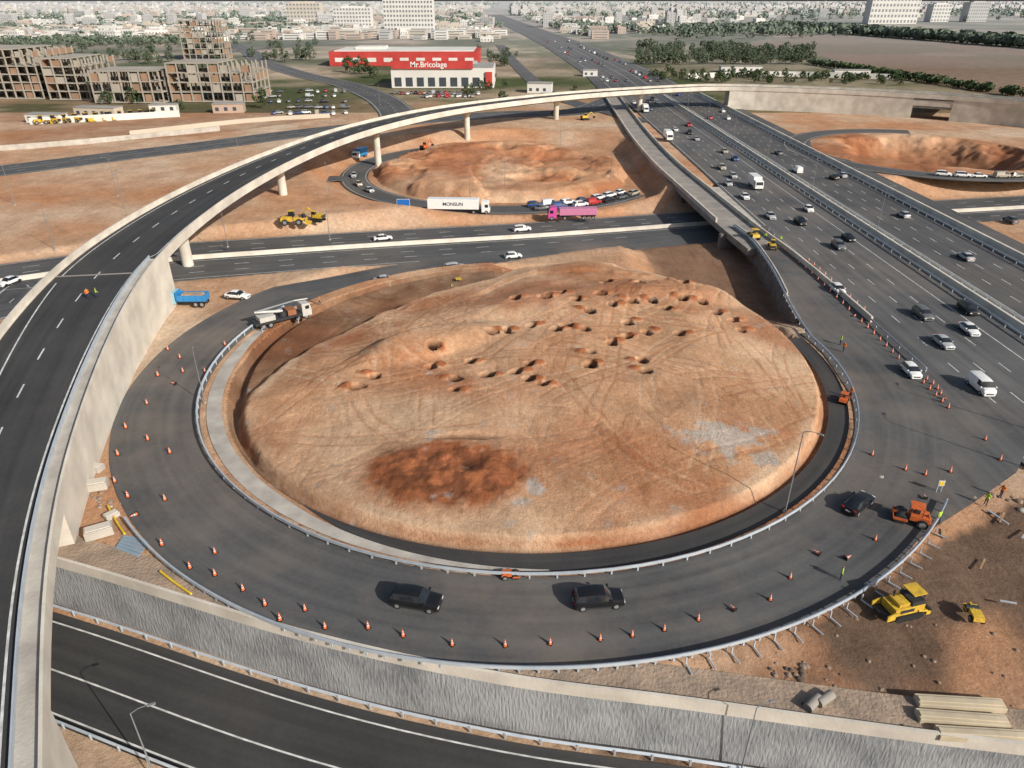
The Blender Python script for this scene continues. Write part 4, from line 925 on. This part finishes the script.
for i in range(3):
    mb=MB(); mb.box((0,0,.3),(6.5,1.0,.55),BEAM); mb.box((0,0,.62),(6.3,.5,.1),BEAM); o=mb.obj('precast_beam',None,.04); place(o,G(985,738,-.1)+Vector((R.uniform(-1.4,.4),i*1.35,0)),-.08+R.uniform(-.04,.04)); tag(o,'pale tan precast concrete beam lying on dirt','concrete beam','precast beams lying on dirt')
for (u,v,r_) in [(812,706,.5),(824,702,.5)]:
    mb=MB(); mb.cyl((-.8,0,.38),(.8,0,.38),.38,.38,CONC_D,20); o=mb.obj('steel_drum'); place(o,G(u,v,-.1),.6+R.uniform(-.3,.3)); tag(o,'grey metal drum lying on dirt','drum','drums on dirt')
for (u,v,w,d_,h_,rz) in [(97,488,2.4,1.4,.9,.3),(100,535,2.6,1.3,1,.5),(95,470,2.0,1.2,.7,-.2),(112,517,1.4,1.0,.5,.9)]:
    mb=MB(); mb.box((0,0,h_/2),(w,d_,h_),CONC); mb.box((0,0,h_+.05),(w*.9,d_*.8,.1),CONC_L); o=mb.obj('concrete_block',None,.05); place(o,G(u,v,-.1),rz); tag(o,'grey concrete block resting on dirt beside wall','concrete block','concrete blocks on dirt')
BLU=pmat('blue_grey_sheet',(0.25,0.33,0.40),None,1,.5)
for i in range(5):
    mb=MB(); mb.box((0,0,.06),(3.2,.35,.1),BLU); o=mb.obj('steel_plank'); place(o,G(128,552,-.1)+Vector((.0,i*.45,.02)),-.4+i*.03); tag(o,'blue grey steel plank lying on dirt','plank','planks on dirt')
for (a0,a1) in ((-142,-136),(-128,-123)):
    mb=MB(); q=circ(LC,57.4,a0,a1,6,.25)
    for a,b_ in zip(q,q[1:]): mb.cyl(a,b_,.11,.11,PAINT_Y,8)
    o=mb.obj('yellow_pipe'); tag(o,'bright yellow pipe lying beside guardrail','pipe')
for i in range(17):
    a=math.radians(-44-i*2.1); p=Vector((LC.x+57.6*math.cos(a),LC.y+57.6*math.sin(a),0)); mb=MB(); mb.box((0,0,.1),(1.2,.1,.1),STEEL); mb.box((-.55,0,.42),(.1,.12,.75),STEEL)
    o=mb.obj('rail_bracket'); place(o,p,a+R.uniform(-.08,.08)); tag(o,'steel rail bracket on dirt behind new guardrail','steel bracket','guardrail brackets')
def debris(u,v,n,sp,mats,name,label,cat,smin,smax):
    c=G(u,v,-.08)
    for i in range(n):
        s=R.uniform(smin,smax)
        bm=bmesh.new(); bmesh.ops.create_icosphere(bm,subdivisions=2,radius=s); ph=R.uniform(0,50)
        for q in bm.verts:
            k=.7+.6*float(fbm(np.array([q.co.x/s*1.3+ph]),np.array([q.co.y/s*1.3+q.co.z/s+ph]),1.0,2,5)[0]); q.co*=k; q.co.z*=.6
        me=bpy.data.meshes.new(name); bm.to_mesh(me); bm.free(); me.materials.append(R.choice(mats)); o=newobj(name,me)
        px,py=c.x+R.gauss(0,sp),c.y+R.gauss(0,sp*.6); gz=float(terrain_z(np.array([[px]]),np.array([[py]]))[0,0])
        if gz<-2: gz=-.02
        place(o,Vector((px,py,gz+s*.12)),R.uniform(0,6)); tag(o,label,cat,cat+'s on dirt')
ROCK=pmat('rubble_rock',(0.33,0.24,0.18),(0.2,0.15,0.11),1.2,.95); RDK=pmat('dark_rubble',(0.12,0.09,0.07),(0.07,0.055,0.045),2,.95)
debris(800,675,34,1.7,[RDK,ROCK],'rubble_rock','dark lump of broken asphalt on dirt','rock',.07,.3)
debris(940,655,24,6,[ROCK],'rubble_rock','brown rock lying on bare dirt','rock',.08,.22)
debris(1005,497,20,3,[ROCK,CONC],'rubble_rock','brown rock lying on bare dirt','rock',.15,.45)
debris(100,500,14,1.6,[ROCK,CONC],'rubble_rock','brown rock lying on bare dirt','rock',.12,.35)
WOOD=pmat('timber',(0.4,0.27,0.15),(0.28,0.18,0.1),2,.9)
for (u,v,n_) in ((940,545,3),(1005,520,4),(990,585,2)):
    for i in range(n_):
        mb=MB(); mb.box((0,0,.06),(R.uniform(1.2,2.6),.16,.1),R.choice((WOOD,STEEL,WOOD))); o=mb.obj('loose_plank'); place(o,G(u,v,-.1)+Vector((R.gauss(0,1.6),R.gauss(0,1.2),.02+i*.012)),R.uniform(0,3)); tag(o,'loose plank or bar lying on dirt','plank','planks on dirt')
def sign(p,rz,w,h_,zb,m,label,name='road_sign'):
    mb=MB(); mb.cyl((0,-w*.35,0),(0,-w*.35,zb+h_),.06,.06,STEEL,8); mb.cyl((0,w*.35,0),(0,w*.35,zb+h_),.06,.06,STEEL,8); o=mb.obj(name)
    q=MB(); q.box((.1,0,zb+h_/2),(.06,w,h_),PAINT_W); q.box((.14,0,zb+h_/2),(.03,w-.2,h_-.2),m); q.obj('sign_panel',o,.0); place(o,p,rz); tag(o,label,'road sign'); return o
BL=pmat('sign_blue',(0.02,0.15,0.5),None,1,.4)
sign(G(404,212,-4),-math.pi/2,3.6,2.4,1.2,BL,'blue road sign on two steel posts')
sign(G(938,492,0),-math.pi/2,.7,.7,.9,PAINT_Y,'yellow warning sign on posts by cones')
# ------------------------------------------------------------ trees
LEAF=[pmat('foliage_dark',(0.05,0.085,0.03),(0.025,0.045,0.018),.8,.9),pmat('foliage_olive',(0.09,0.12,0.05),(0.045,0.06,0.028),.8,.9)]
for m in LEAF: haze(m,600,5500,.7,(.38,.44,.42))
BARK=pmat('bark',(0.12,0.08,0.05),None,3,.95)
def tree_meshes(seed,h,w):
    rr=random.Random(seed); t=MB(); t.cyl((0,0,0),(0,0,h*.4),h*.03,h*.018,BARK,8)
    for i in range(5):
        a=rr.uniform(0,6.28); t.cyl((0,0,h*(.25+.03*i)),(math.cos(a)*w*.3,math.sin(a)*w*.3,h*rr.uniform(.5,.7)),h*.012,h*.005,BARK,5)
    c=MB()
    for i in range(30):
        a=rr.uniform(0,6.28); z=rr.uniform(.18,.98)
        rad=(w/2)*math.sqrt(max(0,1-((z-.52)/.5)**2))*rr.uniform(.35,1)
        cx,cy,cz=math.cos(a)*rad,math.sin(a)*rad,z*h; m=LEAF[rr.random()<.45]; cs=rr.uniform(.09,.16)*w
        for k in range(24):
            d=Vector((rr.gauss(0,1),rr.gauss(0,1),rr.gauss(0,.7))); d.normalize(); q=Vector((cx,cy,cz))+d*cs*rr.uniform(.5,1.15); s=cs*rr.uniform(.28,.5)
            u=Vector((rr.gauss(0,1),rr.gauss(0,1),rr.gauss(0,1))).normalized(); v=u.cross(d).normalized() if u.cross(d).length>.01 else Vector((1,0,0)); u=v.cross(d).normalized()
            c.add([q+u*s,q+v*s*.7,q-u*s,q-v*s*.7],[(0,1,2,3)],m)
    return t.mesh('trunk'),c.mesh('crown')
TT=[tree_meshes(1,7,7),tree_meshes(2,6,7),tree_meshes(3,9,7)]
def tree(p,k=None,s=1.0,label=None,grp='trees'):
    k=R.randrange(3) if k is None else k
    o=newobj('tree',TT[k][0]); c=newobj('crown',TT[k][1],o); place(o,p,R.uniform(0,6),s*R.uniform(.75,1.2)); tag(o,label or 'dark green leafy tree on dry ground','tree',grp)
for (u,v,s) in [(136,103,1.3),(108,104,1.2),(152,60,1.6),(362,74,1.6),(350,72,1.4),(374,78,1.3),(300,60,1.5),(285,62,1.4),(555,118,.6),(575,100,1),(180,110,1),(262,108,.9)]: tree(G(u,v,-.1),None,s)
for i in range(70):
    u=R.uniform(30,330); v=R.uniform(36,64); tree(G(u,v,-.1),None,R.uniform(.8,1.4),'dark green leafy tree among town houses')
for i in range(22):
    u=R.uniform(495,530)+R.uniform(0,1)*20; v=R.uniform(50,100); tree(G(u-20 if v<70 else u-35,v,-.1),None,R.uniform(.6,1.0),'dark green tree lining the side road')
cnt=0
for v in (64,59.5,55,51.5,48,45):
    for u in np.arange(640,812,5.2):
        if R.random()<.8 and cnt<125: tree(G(u+R.uniform(-1.5,1.5),v+R.uniform(-.6,.6),-.1),None,1.15,'orchard tree with dark crown in a planted row','orchard trees'); cnt+=1
for i in range(65):
    u=R.uniform(640,900); tree(G(u,80+ (u-700)*.02+R.uniform(-5,3),-.1),None,R.uniform(.4,.8),'scrubby tree beside the highway verge','verge trees')
def belt(a,b_,n,w,hmin,hmax,label):
    c=MB(); t=MB(); rr=random.Random(int(a.x))
    for i in range(n):
        f=rr.random(); p=a.lerp(b_,f)+Vector((rr.gauss(0,w*.3),rr.gauss(0,w),0)); h_=rr.uniform(hmin,hmax)
        if abs(p.x-np.interp(p.y,[458,600,950,1500,2600],[82,80,62,20,-60]))<45: continue
        t.cyl(p,p+Vector((0,0,h_*.4)),.3,.2,BARK,5,False)
        for k in range(18):
            d=Vector((rr.gauss(0,1),rr.gauss(0,1),rr.gauss(0,.9))).normalized(); q=p+Vector((0,0,h_*.5))+Vector((d.x*h_*.5,d.y*h_*.5,d.z*h_*.4)); s=h_*rr.uniform(.14,.26)
            u=d.orthogonal().normalized(); v=d.cross(u); th=rr.uniform(0,6.28); u2=u*math.cos(th)+v*math.sin(th); v2=d.cross(u2)
            c.add([q+u2*s,q+v2*s*.8,q-u2*s,q-v2*s*.8],[(0,1,2,3)],LEAF[rr.random()<.4])
    o=c.obj('tree_belt'); tag(o,label,'woodland',kind='stuff'); tt=t.obj('trunk',o); tt['kind']='stuff'
belt(G(775,28,0),G(1080,52,0),520,16,9,16,'long belt of dark trees bordering ploughed field')
belt(G(810,64,0),G(1060,103,0),240,5,3,6,'hedge of dark shrubs beside the field')
belt(G(640,33,0),G(820,30,0),400,90,8,14,'scattered distant trees beyond the highway')
belt(G(430,24,0),G(600,28,0),400,110,8,13,'scattered distant trees among town houses')
belt(G(-60,30,0),G(330,30,0),1000,130,7,12,'scattered distant trees among town houses')
belt(G(-60,44,0),G(200,42,0),340,40,5,9,'scattered trees on the edge of town')
belt(G(-60,22,0),G(480,22,0),800,60,9,14,'long dark row of distant trees behind town')
belt(G(-100,15,0),G(520,15,0),900,300,9,16,'hazy distant trees on the plain')
belt(G(500,14,0),G(1150,14,0),1000,420,10,18,'hazy distant woodland on the plain')
belt(G(150,6,0),G(1050,6,0),700,900,14,26,'hazy distant woodland near horizon')
belt(G(690,76,0),G(900,80,0),60,4,2.5,5,'low shrubs along a garden wall')
# ------------------------------------------------------------ buildings
BW=[pmat('wall_white',(0.66,0.64,0.60),(0.56,0.54,0.5),.05,.9),pmat('wall_cream',(0.52,0.45,0.36),(0.45,0.39,0.31),.05,.9),pmat('wall_pinkish',(0.44,0.33,0.26),(0.38,0.28,0.22),.05,.9),pmat('wall_grey',(0.40,0.40,0.39),(0.34,0.34,0.33),.05,.9)]
WIN=pmat('window_dark',(0.06,0.07,0.085),None,.3,.3); ROOF=pmat('roof_grey',(0.36,0.34,0.31),(0.27,0.26,0.24),.1,.9)
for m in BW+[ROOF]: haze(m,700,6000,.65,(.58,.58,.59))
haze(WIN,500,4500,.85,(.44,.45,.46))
def building_mesh(w,d,fl,m,seed):
    rr=random.Random(seed); mb=MB(); h=fl*3.2+.8; mb.box((0,0,h/2),(w,d,h),m); mb.box((0,0,h+.03),(w-.6,d-.6,.05),ROOF)
    mb.box((0,-d/2+.1,h+.35),(w,.2,.7),m); mb.box((0,d/2-.1,h+.35),(w,.2,.7),m); mb.box((-w/2+.1,0,h+.35),(.2,d-.42,.7),m); mb.box((w/2-.1,0,h+.35),(.2,d-.42,.7),m)
    mb.box((w*.2,d*.1,h+1.2),(3,3,2.3),m)
    if seed%2: mb.box((-w*.3,-d*.1,h+1.6),(w*.35,d*.6,3.1),m)
    for f in range(fl):
        z=f*3.2+1.9; n=max(2,int(w/3.2))
        for i in range(n):
            x=-w/2+(i+.5)*w/n; mb.box((x,-d/2,z),(1.4,.12,1.4),WIN)
            if rr.random()<.3: mb.box((x,-d/2-.5,z-.85),(2,1,.15),m)
        n=max(2,int(d/3.6))
        for i in range(n):
            y=-d/2+(i+.5)*d/n
            for s in (-1,1): mb.box((s*w/2,y,z),(.12,1.3,1.3),WIN)
    return mb.mesh('building')
BM=[building_mesh(R.uniform(10,24),R.uniform(10,16),f,BW[i%4] if i%3 else BW[0],i) for i,f in enumerate([1,1,2,2,3,3,4,5,2,1,4,6])]
nb=0; occ=[]
def ok_place(p,r=14):
    if any((p.x-q[0])**2+(p.y-q[1])**2<r*r for q in occ): return False
    if abs(p.x-np.interp(p.y,[458,600,950,1500,2600],[82,80,62,20,-60]))<42: return False
    return True
tries=0
while nb<290 and tries<8000:
    tries+=1; v=13+ R.random()**.7*34; u=R.uniform(-40,1060)
    if u>500 and v>24 and not(520<u<700 and v<34): continue
    if u>760 and v>18: continue
    if 225<u<480 and v>38: continue
    if u<230 and v>42: continue
    p=G(u,v,-.3)
    if not ok_place(p,15): continue
    occ.append((p.x,p.y)); k=R.randrange(12) if v<30 else R.choice((0,1,2,3,4,8,9,5))
    o=newobj('building',BM[k]); place(o,p,R.choice((0,.3,-.2,1.57))); s=R.uniform(.9,1.3); o.scale=(s,s,s); tag(o,'pale flat-roofed town building with dark windows','building','town buildings'); nb+=1
mb=MB()
for i in range(7500):
    v=-0.5+R.random()**.9*(16 if i<4200 else 40); u=R.uniform(-100,1120); p=G(u,v,0)
    if p.y>9000 or abs(p.x-np.interp(p.y,[458,600,950,1500,2600],[82,80,62,20,-60]))<60: continue
    if u>780 and v>9 and R.random()<.8: continue
    if u>600 and v>18: continue
    if v>16 and not ok_place(p,16): continue
    h_=R.choice((4,6,7,10,10,13,16,19)) if v<18 else R.choice((4,6,7,10)); w_=R.uniform(9,28); dd=R.uniform(9,18); m=R.choice(BW)
    mb.box((p.x,p.y,h_/2),(w_,dd,h_),m)
    for f in range(int(h_/3)): mb.box((p.x,p.y-dd/2,f*3.1+1.9),(w_*.8,.4,1.1),WIN)
o=mb.obj('distant_town'); tag(o,'mass of pale distant town houses in haze','town',kind='stuff')
def block(u0,u1,vb,h,d,fl,m,label,cols_):
    a=G(u0,vb,0); b_=G(u1,vb,0); w=b_.x-a.x; mb=MB(); mb.box((0,0,h/2),(w,d,h),m); mb.box((0,0,h+.5),(w*.6,d*.6,3),m)
    root=mb.obj('apartment_block')
    q=MB()
    for f in range(fl):
        for i in range(cols_): q.box((-w/2+(i+.5)*w/cols_,-d/2,(f+.5)*h/fl),(w/cols_*.55,.3,h/fl*.5),WIN)
    q.obj('window',root)['kind']='stuff'; place(root,((a.x+b_.x)/2,a.y+d/2,0)); tag(root,label,'building'); return root
block(385,434,36,46,22,8,BW[0],'tall white apartment block with rows of windows',16)
block(335,372,30,34,22,6,BW[0],'white apartment block with rows of windows',12)
block(868,916,24,70,30,7,BW[0],'large white slab block on the plain',14)
block(930,948,22,36,30,5,BW[0],'white apartment block with rows of windows',6)
block(966,986,22,40,30,6,BW[3],'grey white apartment block with rows of windows',9)
block(288,322,26,40,25,6,BW[1],'cream apartment block with rows of windows',10)
def store():
    a=G(392,88,0); b_=G(494,88,0); w=b_.x-a.x; cx=(a.x+b_.x)/2; y0=a.y; REDP=pmat('store_red',(0.50,0.06,0.05),(0.38,0.04,0.035),.1,.6)
    root=bpy.data.objects.new('store_building',None); COL.objects.link(root); root.location=(cx,y0,0)
    m=MB(); m.box((0,22,5.5),(w,44,11),BW[0]); m.box((0,22,11.05),(w-1,43,.1),ROOF); m.obj('wall',root)
    f=MB(); f.box((-6,-.3,12.9),(w-13,1.4,4.4),REDP); f.obj('fascia',root)
    t=newobj('lettering',text_mesh('Mr.Bricolage',4.3,SIGNW),root); t.location=(-8,-1.1,13.0); t.rotation_euler=(math.pi/2,0,0)
    q=MB()
    for i in range(9): q.box((-w/2+4+i*(w-8)/8,-.05,3.4),(4.2,.2,5),WIN)
    q.obj('window',root)
    g=MB(); g.box((w/2-3,-.5,5),(4,1.2,8),REDP); g.obj('entrance_panel',root)
    k=MB(); [k.box((x_,y_,11.9),(3.5,2.5,1.6),BW[3]) for x_,y_ in ((-18,18),(-6,30),(8,20),(18,33))]; k.obj('roof_unit',root)
    tag(root,'white retail store with red fascia and white lettering','store')
    a=G(330,66,0); b_=G(478,66,0); w=b_.x-a.x; m=MB(); m.box((0,30,5.2),(w,60,10.4),REDP); r2=m.obj('warehouse'); r2.location=((a.x+b_.x)/2,a.y,0)
    k=MB(); k.box((0,30,10.7),(w*.94,52,.6),BW[0]); k.box((-w*.25,30,12),(w*.2,20,2),BW[0]); k.obj('roof',r2); k=MB(); [k.box((-w/2+8+i*13,-.05,4.5),(7,.2,3),BW[0]) for i in range(int(w/13))]; k.obj('window',r2)
    tag(r2,'long red warehouse with white roof behind the store','warehouse')
store()
BRICK=pmat('brick_infill',(0.32,0.20,0.13),(0.25,0.16,0.11),.2,.95); FR=pmat('raw_concrete',(0.40,0.36,0.305),(0.30,0.27,0.225),.1,.95)
def frame(u0,u1,vb,fl,d,label,seed,hf=3.6):
    rr=random.Random(seed); a=G(u0,vb,0); b_=G(u1,vb,0); w=b_.x-a.x; root=bpy.data.objects.new('unfinished_building',None); COL.objects.link(root); root.location=((a.x+b_.x)/2,a.y,0)
    nx=max(3,int(w/5)); ny=max(2,int(d/6)); cm=MB(); cm.box((0,0,(hf-.4)/2),(.6,.6,hf-.4),FR); cm=cm.mesh('column'); cnt=0; rest=MB()
    for f in range(fl+1):
        ww=w if f<fl-1 else w*rr.uniform(.6,1)
        s=MB(); s.box((-(w-ww)/2,d/2,f*hf+.2),(ww,d,.4),FR); s.obj('floor_slab',root)
        if f==fl: break
        for j in range(ny+1):
            for i in range(nx+1):
                p=(-w/2+.4+i*(w-.8)/nx,.4+j*(d-.8)/ny,f*hf+.4)
                if j==0 and cnt<96: q=newobj('column',cm,root); q.location=p; cnt+=1
                else: rest.box((p[0],p[1],p[2]+(hf-.4)/2),(.6,.6,hf-.4),FR)
        for i in range(nx):
            if rr.random()<.42: br_=MB(); br_.box((-w/2+(i+.5)*w/nx,.9,f*hf+.4+(hf-.4)*.4),(w/nx-1,.3,(hf-.4)*.8),BRICK if rr.random()<.5 else FR); br_.obj('brick_infill',root)
        for j in range(ny):
            for sg in (-1,1):
                if rr.random()<.35: br_=MB(); br_.box((sg*(w/2-.9),(j+.5)*d/ny,f*hf+.4+(hf-.4)*.4),(.3,d/ny-1,(hf-.4)*.8),BRICK); br_.obj('brick_infill',root)
    rest.obj('column',root)['kind']='stuff'
    tag(root,label,'unfinished building','unfinished concrete buildings')
frame(-30,45,99,6,40,'unfinished concrete frame building with brick infill',1,4); frame(50,92,100,5,34,'unfinished concrete frame building with brick infill',2,4)
frame(95,165,103,3,26,'low unfinished concrete frame building with columns',3,5); frame(172,256,102,4,28,'unfinished concrete frame building with open floors',4,4.6); frame(184,222,60,7,28,'tall unfinished concrete tower with open floors',5,4.4)
def wallrun(pts,h,m,label):
    o=extrude(catmull(pts,10),[(-.15,-.3),(-.15,h),(.15,h),(.15,-.3)],m,'boundary_wall'); tag(o,label,'wall')
wallrun([G(688,78),G(780,76),G(895,79)],3,BW[0],'long white boundary wall beside the verge')
wallrun([G(0,150),G(90,143),G(220,130)],1.6,CONC,'long grey boundary wall round the yard')
wallrun([G(30,124),G(150,118),G(180,116)],2.5,BW[0],'white boundary wall behind parked machines')
wallrun([G(130,135),G(250,122),G(330,117)],1.6,BW[1],'low pale wall along side road')
for (u,v,w,d_,h_,m) in [(48,122,16,6,3.5,BW[0]),(100,116,20,7,4,BW[1]),(165,112,12,6,3.5,BW[0]),(230,112,14,7,4,BW[2]),(740,72,30,8,4,BW[0]),(850,76,24,8,4,BW[0]),(540,92,14,10,5,BW[0]),(590,76,10,8,4,BW[0])]:
    mb=MB(); mb.box((0,0,h_/2),(w,d_,h_),m); mb.box((0,0,h_+.1),(w+.6,d_+.6,.2),ROOF); q=mb.obj('shed'); k=MB(); [k.box((-w/2+2+i*4,-d_/2-.02,1.8),(1.6,.1,1.6),WIN) for i in range(int(w/4))]; k.obj('window',q); place(q,G(u,v,-.2),R.uniform(-.2,.2)); tag(q,'low flat-roofed shed beside the road','shed','low sheds')
# ------------------------------------------------------------ light, sky, camera
w=bpy.data.worlds.new('World'); sc.world=w; w.use_nodes=True
n=w.node_tree.nodes; l=w.node_tree.links; bg=n['Background']; sk=n.new('ShaderNodeTexSky'); sk.sky_type='NISHITA'; sk.sun_disc=False
sd=Vector((0.74,-0.67,0)).normalized(); el=math.radians(29)
sk.sun_elevation=el; sk.sun_rotation=math.atan2(sd.x,sd.y); sk.dust_density=3.0; sk.air_density=1.1
l.new(sk.outputs['Color'],bg.inputs['Color']); bg.inputs['Strength'].default_value=0.095
L=bpy.data.lights.new('sun','SUN'); L.energy=5.0; L.angle=math.radians(.5); L.color=(1,.96,.89); lo=bpy.data.objects.new('sun',L); COL.objects.link(lo)
dirv=Vector((sd.x*math.cos(el),sd.y*math.cos(el),math.sin(el))); lo.rotation_euler=dirv.to_track_quat('Z','Y').to_euler(); lo.location=(0,0,100)
cam=bpy.data.cameras.new('camera'); co=bpy.data.objects.new('camera',cam); COL.objects.link(co); sc.camera=co
cam.sensor_width=36; cam.lens=36*F/1024; cam.clip_end=40000; cam.clip_start=.5; co.location=(0,0,H); co.rotation_euler=(math.pi/2-P,0,0)
sc.view_settings.view_transform='Standard'; sc.view_settings.look='None'; sc.view_settings.exposure=0
